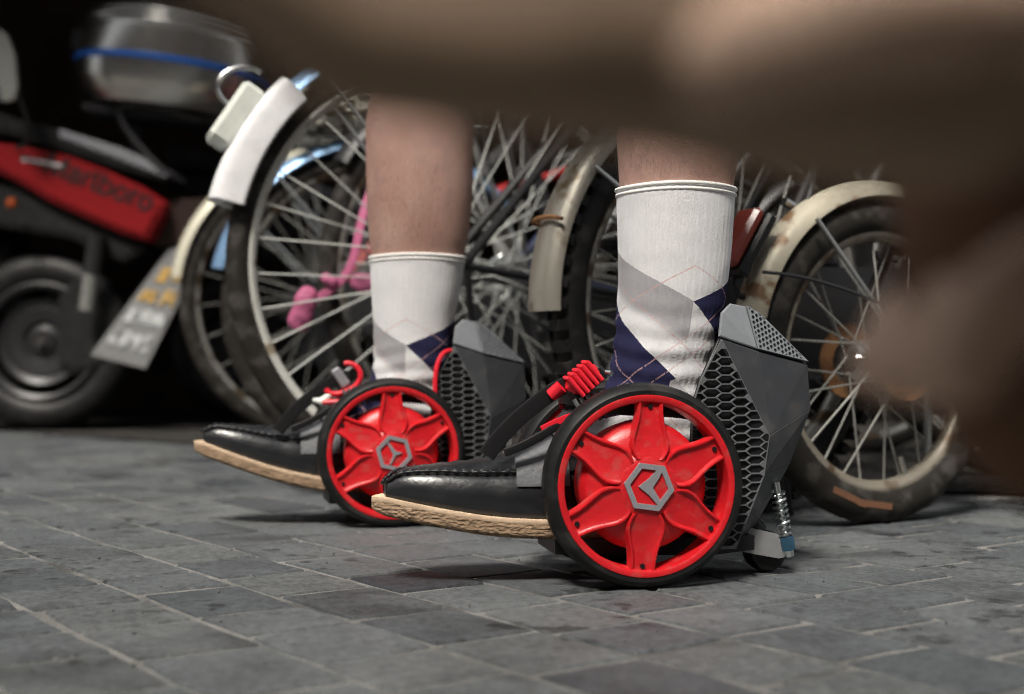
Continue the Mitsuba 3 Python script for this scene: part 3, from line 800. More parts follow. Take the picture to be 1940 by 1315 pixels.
# shoes (local skate frame)
def shoe(M, name, zoff):
    sk = part(pk, 'shoe')
    fs = np.array([.2325, .2285, .220, .205, .185, .160, .130, .100, .070, .035, 0, -.035, -.058, -.068])
    hw = np.array([.003, .012, .0205, .0285, .0345, .0385, .0410, .0415, .0405, .037, .034, .031, .025, .012])
    zb = np.array([.0628, .0618, .0605, .0575, .0535, .0488, .0440, .0412, .0396, .039, .039, .039, .039, .039]) + zoff * np.clip((np.array([.2325, .2285, .220, .205, .185, .160, .130, .100, .070, .035, 0, -.035, -.058, -.068]) - .06) / .17, 0, 1) ** 1.2
    fi = np.r_[.2325, .2322, .2316, .2306, np.linspace(.229, .215, 8), np.linspace(.210, -.055, 34), np.linspace(-.058, -.068, 4)]
    W = PchipInterpolator(fs[::-1], hw[::-1])(fi)
    B = PchipInterpolator(fs[::-1], zb[::-1])(fi)
    rings, top = [], []
    for f, w, b in zip(fi, W, B):
        tk = .0128 * (.30 + .70 * float(np.clip((.2330 - f) / .012, 0, 1)) ** .5)
        b = b + (.0128 - tk) * .55
        rings.append([(f, -w, b), (f, -w * .5, b - .0003), (f, w * .5, b - .0003), (f, w, b), (f, w + .0012, b + tk * .35), (f, w + .0004, b + tk), (f, w * .5, b + tk), (f, -w * .5, b + tk), (f, -w - .0004, b + tk), (f, -w - .0012, b + tk * .35)])
        top.append([(f, -w, b + tk + .0001), (f, w, b + tk + .0001), (f, w + .0006, b + tk + .0022), (f, w - .0005, b + tk + .0042), (f, -w + .0005, b + tk + .0042), (f, -w - .0006, b + tk + .0022)])
    part(sk, 'sole', loft(rings), 'sole_mat', 30, M, label='frayed tan woven sole curling up at the toe')
    part(sk, 'welt', loft(top), 'sole_top_mat', 30, M)
    # side wall of the upper, a soft leather roll up to the seam
    sel = fi < .2215
    F2, W2, B2 = fi[sel], W[sel] - .0045, B[sel] + .0170
    seam = PchipInterpolator([-.07, -.03, .03, .07, .10, .14, .18, .205, .222], np.array([.108, .106, .100, .0985, .0985, .0985, .1000, .0985, .088]))(F2)
    seam = seam + zoff * np.clip((F2 - .06) / .17, 0, 1) ** 1.2
    topz = PchipInterpolator([-.07, -.03, .03, .06, .085, .11, .14, .18, .205, .222], np.array([.108, .106, .128, .132, .122, .1150, .1095, .1055, .1015, .0885]))(F2)
    topz = topz + zoff * np.clip((F2 - .06) / .17, 0, 1) ** 1.2
    side, apron = [], []
    for f, w, b, s_, tz in zip(F2, W2, B2, seam, topz):
        w = max(w, .004)
        h = s_ - b
        w *= 1 + .016 * math.sin(f * 620) * math.exp(-((f - .125) / .028) ** 2)
        cs = [(w * .97, 0), (w * 1.05, h * .20), (w * 1.07, h * .42), (w * 1.03, h * .64), (w * .95, h * .82), (w * .86, h * .94), (w * .76, h * .98)]
        ring = [(f, l, b + z) for l, z in cs] + [(f, -l, b + z) for l, z in cs[::-1]]
        side.append(ring)
        wi = w * .86
        ap = []
        for u in np.linspace(-1, 1, 15):
            bulge = (1 - abs(u) ** 2.4)
            ap.append((f, wi * u, s_ - .004 + (tz - s_ + .004) * bulge + .0006 * math.sin(f * 420) * bulge))
        ap += [(f, -wi * u, s_ - .006) for u in np.linspace(-1, 1, 5)[1:-1]]
        apron.append(ap)
    part(sk, 'side_wall', loft(side), 'leather_mat', 50, M)
    keep = [i for i, f in enumerate(F2) if f > .028 and f < .214]
    part(sk, 'apron', loft([apron[i] for i in keep]), 'leather_mat', 50, M)
    # raised, hand-stitched lip along the seam
    lip = [(f, s * max(w, .004) * .88, z + .0012) for s in (1, -1) for f, w, z in (list(zip(F2, W2, seam)) if s == 1 else list(zip(F2, W2, seam))[::-1]) if f > .02 and f < .218]
    half = len(lip) // 2
    line = np.array(lip[::-1][:half][::-1])  # -l side
    a = np.array(sorted([p for p in lip if p[1] > 0]))       # heel to toe
    b = np.array(sorted([p for p in lip if p[1] < 0]))[::-1]
    path = spl(np.vstack([a, b]), 160)
    rr = .0017 + .0006 * np.sin(np.arange(160) * 1.9)
    part(sk, 'seam_lip', tube(path, rr, 8), 'black_plastic_mat', True, M)
    stt = []
    for i in range(3, 157, 3):
        p0 = path[i]
        c = np.array([p0[0], 0, p0[2]])
        inn = p0 + (c - p0) * .14 + np.array([0, 0, .0014])
        stt.append(tube([p0 + [0, 0, .0012], inn], .0010, 5))
    part(sk, 'stitching', cat(stt), 'rib_mat', True, M)
    # saddle flap across the instep and tongue
    fl = []
    for f in (.106, .098, .085, .070, .058):
        tz = float(PchipInterpolator([.03, .06, .085, .11], [.1300, .1345, .1245, .1165])(f)) + .001
        row = []
        for u in np.linspace(-1, 1, 17):
            row.append((f, .0395 * u, .094 + (tz - .094) * (1 - abs(u) ** 3.2) + (.0 if abs(u) < .99 else -.004)))
        fl.append(row)
    fl = np.array(fl)
    inner = fl.copy()
    inner[:, :, 2] -= .003
    rings = [np.vstack([o, i_[::-1]]) for o, i_ in zip(fl, inner)]
    part(sk, 'saddle_flap', loft(rings), 'grey_leather_mat', 40, M, label='grey leather flap across the shoe instep')
    tg = spl([(.07, 0, .132), (.052, 0, .150), (.040, 0, .172)], 10)
    part(sk, 'tongue', tube(tg, 1, 12, flat=(.024, .0025), up=[1, 0, .4]), 'leather_mat', 50, M)
    co = []
    th = np.arange(40) * 2 * np.pi / 40
    ring = np.c_[-.012 + .052 * np.cos(th), .034 * np.sin(th), .112 + .012 * np.cos(th)]
    part(sk, 'collar', tube(ring, .005, 8, closed=True), 'leather_mat', True, M)
    for fz in (.080, .093):
        tz = .124 if fz == .093 else .1305
        part(sk, 'lace', tube(spl([(fz, -.016, tz - .002), (fz, 0, tz + .0015), (fz, .016, tz - .002)], 8), .0016, 6), 'black_plastic_mat', True, M)
    return sk
shoe(M1, 'near', 0.0)
shoe(M2, 'far', 0.026)

# ------------------------------------------------------------------ bicycles (local: x forward from the rear hub, z up)
def wheel_map(x=0.0, z=0.0):
    return np.array([[1, 0, 0, x], [0, 0, -1, 0], [0, 1, 0, z], [0, 0, 0, 1]], float)

def bike_wheel(t, name, G, x, R, w, tyre, nsp, seen, knobs=False, rimm='rim_mat', phase=0.0, bent=None, spm='spoke_mat'):
    k = part(t, name)
    W = G @ wheel_map(x, R)
    rc = R - w
    th = np.linspace(0, 2 * np.pi, 15)[:-1]
    prof = np.c_[rc + w * np.cos(th), w * .92 * np.sin(th)]
    part(k, 'tyre', lathe(prof, 110), tyre, 50, W)
    if knobs:
        kb = []
        for i in range(64):
            for sgn, off in ((1, 0), (-1, .5)):
                a = 2 * np.pi * (i + off) / 64
                b = bx(-.006, .006, -.0068, .0068, -.0115, .0115)
                b.apply_transform(trimesh.transformations.rotation_matrix(a, [0, 0, 1]) @ trimesh.transformations.translation_matrix([R - .0025, 0, sgn * .0125]))
                kb.append(b)
        part(k, 'tread', cat(kb), tyre, False, W)
    ri = R - 2 * w
    rp = [(ri + .006, -.0115), (ri + .006, .0115), (ri + .003, .0122), (ri - .001, .0112), (ri - .0065, .0062), (ri - .0078, 0), (ri - .0065, -.0062), (ri - .001, -.0112), (ri + .003, -.0122)]
    part(k, 'rim', lathe(rp, 110), rimm, 40, W)
    hb = [(.0005, -.052), (.0045, -.052), (.0045, -.034), (.024, -.033), (.025, -.029), (.011, -.026), (.0095, 0), (.011, .026), (.025, .029), (.024, .033), (.0045, .034), (.0045, .052), (.0005, .052)]
    part(k, 'hub', lathe(hb, 32), 'steel_mat', 40, W)
    sp = []
    for i in range(nsp):
        sd = 1 if i % 2 else -1
        lead = 1 if (i // 2) % 2 else -1
        a1 = 2 * np.pi * i / nsp + phase
        a0 = a1 + lead * math.radians(46)
        p0 = np.array([.0225 * math.cos(a0), .0225 * math.sin(a0), sd * .029])
        rr = ri - .006
        p1 = np.array([rr * math.cos(a1), rr * math.sin(a1), sd * .001])
        if bent is not None:
            p1 = p1 + np.array([0, 0, bent.normal(0, .0015)])
        sp.append(tube([p0, p0 * .5 + p1 * .5, p1], [.00125, .00125, .0014], 6))
    if seen:
        for s in sp:
            part(k, 'wire_spoke', s, spm, 50, W)
    else:
        part(k, 'wire_spokes', cat(sp), 'dull_spoke_mat', 50, W, kind='stuff')
    return k

def fender_mesh(R, a0, a1, hw=.030, gap=.012, n=60, th=.0016, r_add=0.0):
    o = [(R + gap * .35 + r_add, -hw), (R + gap + .004 + r_add, -hw * .86), (R + gap + .011 + r_add, -hw * .45), (R + gap + .013 + r_add, 0), (R + gap + .011 + r_add, hw * .45), (R + gap + .004 + r_add, hw * .86), (R + gap * .35 + r_add, hw)]
    prof = o + [(r - th, a * .96) for r, a in o[::-1]]
    return lathe(prof, n, a0, a1)

def bicycle(label, x, y, yaw, R, frame, fender, fa, tyre='old_rubber_mat', w=.0185, seen=True, knobs=False, wb=1.05, nsp=32, rimm='rim_mat', saddle_h=.82, seed=1, ground=0.0, fhw=.030, phase=.05, case=True, rackm='steel_mat', ks=.0, spm='dull_spoke_mat', rack=True):
    t = thing('bicycle', label, 'bicycle', 'bicycles parked in a row')
    r = np.random.default_rng(seed)
    G = place(x, y, ground, rz=yaw)
    bike_wheel(t, 'rear_wheel', G, 0, R, w, tyre, nsp, seen, knobs, rimm, phase, r, spm)
    bike_wheel(t, 'front_wheel', G, wb, R, w, tyre, 28, False, False, rimm, .1)
    W = G @ wheel_map(0, R)
    f = part(t, 'fender', fender_mesh(R, fa[0], fa[1], hw=fhw), fender, 50, W)
    part(t, 'fender', fender_mesh(R, 30, 170), 'dark_metal_mat', 50, G @ wheel_map(wb, R))
    bb = np.array([.44 * wb / 1.05, 0, R * .82])
    st = np.array([.27 * wb / 1.05, 0, max(saddle_h - .12, R + .25)])
    hd = np.array([wb - .22, 0, max(.78, R + .36)])
    fr = [tube([bb, st], .016, 10), tube([bb, hd - [0, 0, .10]], .018, 10), tube([st - [0, 0, .12], hd], .016, 10), tube([hd + [-.01, 0, .06], hd - [-.03, 0, .15]], .020, 10)]
    for s in (-1, 1):
        fr.append(tube([(0, s * .058, R), bb + [-.02, s * .03, 0]], .0065, 8))
        fr.append(tube([(0, s * .058, R), st + [0, s * .03, -.03]], .008, 8))
        fr.append(tube(spl([(wb, s * .055, R), (wb - .06, s * .055, R + .18), hd - [-.03, -s * .02, .15]], 8), .010, 8))
    part(t, 'frame', cat(fr), frame, 40, G)
    for s in (-1, 1):
        a = math.radians(fa[1] - 38)
        e = np.array([(R + .012) * math.cos(a), s * .034, R + (R + .012) * math.sin(a)])
        part(t, 'fender_stay', tube([(0.0, s * .050, R + .012), e], .0030, 8), 'steel_mat', 40, G)
    ch = lathe([(.090, -.012), (.098, -.012), (.098, .012), (.090, .012)], 40)
    part(t, 'crank', cat([tube([bb + [0, -.07, 0], bb + [.12, -.075, -.11]], .009, 8), tube([bb + [0, .06, 0], bb + [-.12, .07, .11]], .009, 8), xf(ch, wheel_map(bb[0], bb[2]) @ np.array(np.eye(4)))]), 'dark_metal_mat', 40, G)
    if case:
        part(t, 'chain_case', xf(prism(Polygon([(-.06, R - .03), (-.06, R + .035), (bb[0] + .1, bb[2] + .105), (bb[0] + .12, bb[2] - .05), (bb[0], bb[2] - .09)]).buffer(.012), -.003, .003), np.array([[1, 0, 0, 0], [0, 0, -1, -.064], [0, 1, 0, 0], [0, 0, 0, 1]], float)), 'dark_metal_mat', False, G)
    for s, dx in ((-1, .125), (1, -.125)):
        part(t, 'pedal', xf(bx(-.045, .045, -.045, .045, -.011, .011, .004), place(bb[0] + dx, s * .125, bb[2] - dx * .92)), 'dark_metal_mat', 30, G)
    sd = [(-.13, .085), (-.09, .095), (-.02, .07), (.06, .032), (.13, .016)]
    th = np.linspace(0, 2 * np.pi, 17)[:-1]
    part(t, 'saddle', loft([np.c_[np.full(16, st[0] + dx), hw * np.cos(th), st[2] + .10 + .028 * np.sin(th)] for dx, hw in sd]), 'dark_metal_mat', True, G)
    part(t, 'seat_post', tube([st, st + [-.005, 0, .085]], .012, 8), 'steel_mat', 40, G)
    top = hd + [-.03, 0, .12]
    part(t, 'handlebar', tube(spl([top + [-.14, -.29, .04], top + [-.02, -.22, .04], top + [.02, -.10, .01], top + [.02, .10, .01], top + [-.02, .22, .04], top + [-.14, .29, .04]], 24), .011, 8), 'steel_mat', 40, G)
    part(t, 'stem', tube([hd, top + [.015, 0, .01]], .013, 8), 'steel_mat', 40, G)
    zr = 2 * R + .045
    rk = [tube([(-.16, s * .06, zr), (.20, s * .06, zr)], .0035, 6) for s in (-1, 0, 1)] + [tube([(u, -.062, zr - .004), (u, .062, zr - .004)], .003, 6) for u in (-.14, -.02, .1)]
    for s in (-1, 1):
        rk.append(tube([(0, s * .066, R), (-.06, s * .062, zr)], .0035, 6))
    if rack:
        part(t, 'rack', cat(rk), rackm, 40, G)
    for s in (-1, 1):
        part(t, 'kickstand', tube([(ks, s * .075, R - .01), (ks + .02, s * .10, .006)], .006, 8), 'dark_metal_mat' if ks == 0 else 'steel_mat', 40, G)
    return t, G, W

# A: big wheel behind the farther leg, chromed guard with a white tail
def hubx(px, Y):
    return (px - 970) / 2600 * Y
RA = .344
tA, GA, WA = bicycle('bicycle with bright wire spokes and a white tail piece on its chromed mudguard', hubx(858, 2.10), 2.10, 19, RA, 'dark_metal_mat', 'blue_fender_mat', (62, 164), seed=3, nsp=36, spm='spoke_mat', rimm='bright_rim_mat', case=False, rackm='dark_metal_mat')
tl = [(RA - .010, -.037), (RA + .018, -.038), (RA + .029, -.033), (RA + .035, -.018), (RA + .036, 0), (RA + .035, .018), (RA + .029, .033), (RA + .018, .038), (RA - .010, .037)]
part(tA, 'mudguard_tail', lathe(tl + [(r - .003, a * .94) for r, a in tl[::-1]], 24, 134, 166), 'white_plastic_mat', 30, WA, label='white plastic tail of the mudguard')
lamp = bx(-.050, .050, -.030, .034, -.015, .022, .007)
Rl = trimesh.transformations.rotation_matrix(math.radians(148), [0, 0, 1]) @ trimesh.transformations.translation_matrix([RA + .047, 0, 0]) @ trimesh.transformations.rotation_matrix(math.radians(90), [0, 1, 0]) @ np.eye(4)
Rl = trimesh.transformations.rotation_matrix(math.radians(147), [0, 0, 1]) @ trimesh.transformations.translation_matrix([RA + .045, 0.0, -.012]) @ np.array([[0, 0, 1, 0], [1, 0, 0, 0], [0, 1, 0, 0], [0, 0, 0, 1]], float)
part(tA, 'rear_lamp', xf(lamp, Rl), 'milk_plastic_mat', 30, WA, label='milky white lamp box on the mudguard tail')
br = spl([(RA + .060, .03, .0), (RA + .085, .05, .0), (RA + .09, .085, .0), (RA + .055, .10, 0)], 12)
part(tA, 'lamp_bracket', xf(tube(br, .004, 8), trimesh.transformations.rotation_matrix(math.radians(132), [0, 0, 1])), 'steel_mat', 40, WA)
# B: sky-blue mudguard
tB, GB, WB = bicycle('bicycle with a sky blue metal mudguard, half hidden by the white-tailed bicycle', hubx(722, 2.72), 2.72, 15, .312, 'dark_metal_mat', 'blue_fender_mat', (40, 168), seed=5, nsp=24, rimm='rim_mat')
lens = lathe([(.0005, 0), (.020, 0), (.022, .006), (.018, .014), (.0005, .018)], 24)
aa = math.radians(128)
part(tB, 'tail_reflector', xf(lens, trimesh.transformations.rotation_matrix(aa, [0, 0, 1]) @ trimesh.transformations.translation_matrix([.312 + .026, 0, 0]) @ np.array([[0, 0, 1, 0], [1, 0, 0, 0], [0, 1, 0, 0], [0, 0, 0, 1]], float)), 'reflector_mat', 30, WB)
# C: leftmost wheel, cream steel mudguard
tC, GC, WC = bicycle('bicycle with a polished steel mudguard, its rear wheel nearest the scooter', hubx(615, 3.45), 3.45, 18, .356, 'red_frame_mat', 'cream_fender_mat', (50, 172), seed=8, nsp=24, w=.021)
# D: hub between the two legs
tD, GD, WD = bicycle('bicycle whose spoked wheel hub shows between the two legs', hubx(978, 2.42), 2.42, 19, .353, 'navy_frame_mat', 'dark_metal_mat', (60, 150), seed=12, nsp=36, spm='spoke_mat', phase=.13, case=False)
part(tD, 'hub_flange', lathe([(.012, -.050), (.040, -.050), (.043, -.046), (.040, -.042), (.012, -.042)], 36), 'zinc_mat', 40, WD)
part(tD, 'axle_nut', lathe([(.0005, -.066), (.010, -.066), (.012, -.052), (.0005, -.052)], 6), 'steel_mat', 20, WD)
# E: knobbly tyre and tarnished steel mudguard beside the nearer leg
tE, GE, WE = bicycle('bicycle with a knobbly tyre and tarnished steel mudguard behind the nearer leg', hubx(1375, 1.80), 1.80, 30, .27, 'dark_metal_mat', 'grey_fender_mat', (40, 182), seed=14, nsp=32, knobs=True, w=.024, tyre='rubber_mat', wb=.95, rack=False)
part(tE, 'guard_wire', tube(spl([WE[:3, :3] @ np.array([r_ * math.cos(a_), r_ * math.sin(a_), z_]) + WE[:3, 3] for r_, a_, z_ in ((.292, math.radians(160), .034), (.302, math.radians(160), .0), (.292, math.radians(160), -.034), (.270, math.radians(158), -.05), (.18, math.radians(154), -.055))], 16), .003, 6), 'rust_mat', 40)
# F: small folding bicycle with rusty cream mudguard
RF = .200
tF, GF, WF = bicycle('small-wheeled bicycle with a rusty cream mudguard and red reflector right of the nearer skate', hubx(1662, 1.70), 1.70, 30, RF, 'dark_metal_mat', 'worn_fender_mat', (62, 166), seed=20, nsp=28, w=.0225, wb=.86, saddle_h=.80, rack=False, case=False, ks=.17, fhw=.024, rimm='dull_rim_mat')
aa = math.radians(147)
toF = np.array([[0, 0, 1, 0], [1, 0, 0, 0], [0, 1, 0, 0], [0, 0, 0, 1]], float)
Rr = trimesh.transformations.rotation_matrix(aa, [0, 0, 1]) @ trimesh.transformations.translation_matrix([RF + .050, 0, 0]) @ toF
part(tF, 'reflector', xf(bx(-.040, .040, -.019, .019, .004, .020, .005), Rr), 'reflector_mat', 30, WF, label='red rear reflector')
part(tF, 'reflector_housing', xf(bx(-.044, .044, -.023, .023, -.012, .0038, .004), Rr), 'black_plastic_mat', 30, WF)
part(tF, 'reflector_bracket', xf(tube(spl([(RF + .040, .03, .0), (RF + .036, .052, 0), (RF + .022, .055, 0), (RF + .012, .040, 0)], 12), .004, 8), trimesh.transformations.rotation_matrix(aa, [0, 0, 1])), 'black_plastic_mat', 40, WF)
part(tF, 'sprocket', lathe([(.028, -.052), (.047, -.052), (.047, -.048), (.028, -.048)], 40), 'rust_mat', 30, WF)
part(tF, 'sprocket', xf(lathe([(.028, .048), (.047, .048), (.047, .052), (.028, .052)], 40), np.eye(4)), 'rust_mat', 30, WF)
cab = spl([(-.225, -.05, .300), (-.12, -.06, .285), (0.0, -.066, .250), (.10, -.07, .222), (.24, -.07, .20)], 24)
part(tF, 'brake_cable', tube(cab, .0022, 6), 'dark_metal_mat', 50, GF)
part(tF, 'mudguard_bolt', xf(tube([(RF + .016, .0, -.03), (RF + .030, .01, -.03)], .006, 8), trimesh.transformations.rotation_matrix(math.radians(120), [0, 0, 1])), 'steel_mat', 30, WF)
part(tF, 'mudguard_wire', xf(tube(spl([(RF + .024, .0, .0), (RF + .06, -.03, .0), (RF + .12, -.03, 0)], 8), .003, 6), trimesh.transformations.rotation_matrix(math.radians(120), [0, 0, 1])), 'steel_mat', 30, WF)
part(tF, 'valve', xf(tube([(.150, 0, 0), (.125, 0, 0)], [.004, .003], 8), trimesh.transformations.rotation_matrix(math.radians(-72), [0, 0, 1])), 'steel_mat', 30, WF)
sl = prism(Polygon([(-.028, -.004), (.028, -.004), (.028, .004), (-.028, .004)]), 0, .0006)
for da in (-112, -98):
    a = math.radians(da)
    Rt = np.array([[-math.sin(a), math.cos(a), 0, (RF - .024) * math.cos(a)], [math.cos(a), math.sin(a), 0, (RF - .024) * math.sin(a)], [0, 0, 1, .0206], [0, 0, 0, 1]], float)
    part(tF, 'tyre_marking', xf(sl, Rt), 'sticker_mat', False, WF)

# ------------------------------------------------------------------ small hanging things
def rumple(mesh, amp, fr, seed):
    v = mesh.vertices
    n = mesh.vertex_normals
    d = (meshkit.fbm(v * fr + seed, 3) - .5) * amp
    mesh.vertices = v + n * d[:, None]
    return mesh
cl = thing('patterned_cloth', 'crumpled cream and black patterned cloth bundle on the sky blue bicycle', 'cloth')
c_ = trimesh.creation.icosphere(5, 1.0)
c_.apply_scale([.115, .07, .042])
c_ = rumple(c_, .05, 22, 3)
c_.apply_transform(GB @ place(-.095, 0, .312 * 2 + .072))
scene[cl] = mikit.ply(c_, 'patterned_cloth_mat', True)
c2 = thing('patterned_cloth', 'rolled cream and black patterned cloth lying under the crumpled bundle', 'cloth')
rl = tube(spl([(-.17, .0, .312 * 2 + .062), (-.05, .03, .312 * 2 + .058), (.10, .0, .312 * 2 + .064)], 30), .020 + .005 * np.sin(np.arange(30) * 1.3), 14)
scene[c2] = mikit.ply(xf(rl, GB @ place(-.02, -.062, -.014)), 'patterned_cloth_mat', True)
pt = thing('pink_pouch', 'pink pouch hanging by a pink strap among the bicycle spokes', 'pouch')
Yp = 2.30
def pp(px, py, Y=Yp):
    return ((px - 970) * Y / 2600, Y, CAM_H - (py - 690) * Y / 2600)
part(pt, 'strap', tube(spl([(-.10, 2.40, .742), (-.19, 2.31, .58), (-.250, 2.27, .43), (-.275, 2.27, .345), (-.302, 2.27, .318), (-.336, 2.27, .300)], 30), 1, 10, flat=(.007, .003), up=[0, 1, .001]), 'pink_mat', 40)
def pouch(c, s, rot, seed):
    m = trimesh.creation.icosphere(4, 1.0)
    m.vertices = np.sign(m.vertices) * np.abs(m.vertices) ** .75
    m.apply_scale(s)
    m = rumple(m, .012, 40, seed)
    m.apply_transform(place(*c, ry=rot))
    return m
part(pt, 'pocket', pouch((-.344, 2.265, .287), (.020, .016, .036), 18, 1), 'pink_mat', True)
part(pt, 'pocket', pouch((-.243, 2.265, .330), (.022, .014, .016), 10, 5), 'pink_mat', True)
part(pt, 'pocket', pouch((-.30, 2.268, .335), (.015, .012, .010), 30, 8), 'pink_mat', True)

# ------------------------------------------------------------------ scooters (side view, x to the tail, z up; y away from the camera)
def scooter(label, x0, y0, rz, body, full=True, red=True):
    t = thing('motor_scooter', label, 'motor scooter', 'motor scooters parked behind the bicycles')
    G = place(x0, y0, 0, rz=rz)
    def wheel(px_, R):
        k = part(t, 'wheel')
        W = G @ wheel_map(px_, R)
        th = np.linspace(0, 2 * np.pi, 17)[:-1]
        part(k, 'tyre', lathe(np.c_[R - .052 + .052 * np.cos(th), .050 * np.sin(th)], 72), 'scooter_black_mat', 50, W)
        ri = R - .098
        part(k, 'rim', lathe([(ri, -.035), (ri + .010, -.035), (ri + .012, .045), (ri + .002, .052), (ri - .010, .045), (ri - .014, 0)], 60), 'dark_metal_mat', 40, W)
        part(k, 'hub_cap', lathe([(.0005, .028), (.030, .030), (.034, .022), (.052, .016), (.060, .026), (.098, .032), (.110, .020), (.115, -.02), (.0005, -.02)], 60), 'dark_metal_mat', 40, W)
        part(k, 'hub_ring', lathe([(.104, .028), (.120, .034), (.126, .040), (.122, .030), (.108, .022)], 60), 'dark_metal_mat', 40, W)
        part(k, 'axle_nut', lathe([(.0005, .045), (.012, .045), (.014, .030), (.0005, .030)], 6), 'polished_mat', 20, W)
    wheel(0, .262)
    wheel(-1.25, .262)
    def side(name, poly, hy, m, rnd=.015, **k):
        """body panel: outline extruded across the scooter and pillowed"""
        pg = Polygon(poly).buffer(-rnd).buffer(rnd)
        o = prism(pg, -hy, hy)
        top = prism(pg.buffer(-rnd), hy, hy + rnd * .7)
        bot = prism(pg.buffer(-rnd), -hy - rnd * .7, -hy)
        # hull slices between outline and inset, for a rounded flank
        lay = []
        for d, h in ((0, hy - rnd), (.004, hy - rnd * .3), (.010, hy), (.018, hy + rnd * .35)):
            g = pg.buffer(-d)
            if g.is_empty:
                continue
            lay.append(prism(g, -h, h))
        o = cat(lay)
        return part(t, name, xf(o, np.array([[1, 0, 0, 0], [0, 0, -1, 0], [0, 1, 0, 0], [0, 0, 0, 1]], float)), m, False, G, **k)
    S = 1 / 655.0
    def q(pts):
        return [((a - 85) * S, CAM_H - (b - 690) * S) for a, b in pts]
    panel = q([(-60, 300), (0, 272), (60, 282), (150, 300), (225, 328), (290, 358), (335, 388), (330, 410), (302, 462), (255, 448), (190, 420), (120, 388), (60, 352), (0, 325)])
    side('side_panel', panel, .13, body, .016)
    if red:
        tx = meshkit.text_mesh('Marlboro', .056, .002, bold=True)
        tx.apply_scale([1.0, 1, 1])
        tx.apply_transform(trimesh.transformations.rotation_matrix(math.radians(-21), [0, 0, 1]))
        x_, z_ = q([(106, 330)])[0]
        part(t, 'lettering', xf(tx, np.array([[1, 0, 0, x_], [0, 0, -1, -.1365], [0, 1, 0, z_], [0, 0, 0, 1]], float)), 'scooter_black_mat', False, G, label='dark lettering on the red side panel')
        gl = q([(70, 304), (145, 318), (145, 324), (70, 312)])
        part(t, 'white_stripe', xf(prism(Polygon(gl), 0, .002), np.array([[1, 0, 0, 0], [0, 0, -1, -.1365], [0, 1, 0, 0], [0, 0, 0, 1]], float)), 'white_plastic_mat', False, G)
    side('seat', q([(-80, 205), (0, 212), (60, 232), (130, 248), (260, 292), (338, 335), (342, 352), (260, 330), (130, 288), (40, 262), (-80, 250)]), .115, 'scooter_black_mat', .012)
    side('seat_trim', q([(135, 250), (250, 286), (332, 322), (336, 342), (250, 308), (135, 266)]), .124, 'trim_mat', .004)
    side('engine', q([(118, 560), (150, 520), (230, 560), (250, 620), (215, 690), (150, 712), (118, 690)]), .05, 'scooter_black_mat', .012)
    side('under_body', q([(-350, 520), (-200, 560), (-60, 430), (-40, 340), (60, 352), (250, 450), (300, 470), (250, 500), (150, 455), (0, 430), (-80, 560), (-350, 640)]), .09, 'scooter_black_mat', .012)
    side('leg_shield', q([(-560, 180), (-500, 160), (-470, 330), (-370, 560), (-420, 600), (-520, 400)]), .15, body, .016)
    side('front_fender', q([(-900, 560), (-830, 470), (-730, 440), (-640, 480), (-600, 560), (-650, 520), (-730, 480), (-820, 510)]), .055, body, .008)
    x_, z_ = q([(206, 450)])[0]
    x2, z2 = q([(186, 590)])[0]
    sh = part(t, 'shock_absorber')
    part(sh, 'cover', tube([(x_, -.115, z_), (x_ * .5 + x2 * .5, -.115, z_ * .5 + z2 * .5)], .026, 16), 'dark_metal_mat', 30, G)
    part(sh, 'sleeve', tube([(x_ * .5 + x2 * .5, -.115, z_ * .5 + z2 * .5), (x2, -.115, z2)], .022, 16), 'mirror_mat', 30, G)
    part(t, 'fork', cat([tube([(-1.25, s * .08, .262), (-.98, s * .06, .85)], .018, 10) for s in (-1, 1)]), 'dark_metal_mat', 40, G)
    part(t, 'handlebar', tube(spl([(-.93, -.32, .95), (-.98, -.12, 1.0), (-.98, .12, 1.0), (-.93, .32, .95)], 20), .016, 10), 'dark_metal_mat', 40, G)
    side('tail_guard', q([(322, 378), (420, 372), (402, 462), (302, 466)]), .055, 'tail_mat', .006)
    # mud flap board with painted characters
    fl = part(t, 'mud_flap')
    c = np.array(q([(332, 470), (398, 474), (306, 698), (205, 673)]))
    P3 = [(c[i][0], -.06 if i in (0, 1) else -.17, c[i][1]) for i in range(4)]
    P3 = [P3[0], P3[1], P3[2], P3[3]]
    P = np.array(P3)
    nn = np.cross(P[1] - P[0], P[2] - P[0])
    if nn[1] > 0:
        P = P[::-1]
    part(fl, 'board', slab(P, .004), 'flap_mat', False, G)
    if red:
        o, ex, ez = np.array(P3[0]), np.array(P3[1]) - np.array(P3[0]), np.array(P3[3]) - np.array(P3[0])
        n_ = np.cross(np.array(P3[1]) - np.array(P3[0]), np.array(P3[3]) - np.array(P3[0]))
        n_ = n_ / np.linalg.norm(n_)
        if n_[1] > 0:
            n_ = -n_
        full_w = (np.array(P3[2]) - np.array(P3[3]))
        def strokes(u0, v0, w_, h_, seg, m):
            """brush-painted character from line segments in a unit box"""
            ms = []
            for (a, b, c2_, d) in seg:
                def W3(u, v):
                    uu, vv = u0 + u * w_, v0 + v * h_
                    return o + ex * uu * (1 - vv) + (full_w * uu) * vv + ez * vv + n_ * .0018
                ms.append(tube([W3(a, b), W3((a + c2_) / 2, (b + d) / 2), W3(c2_, d)], .0062, 6))
            part(fl, 'character', cat(ms), m, False, G)
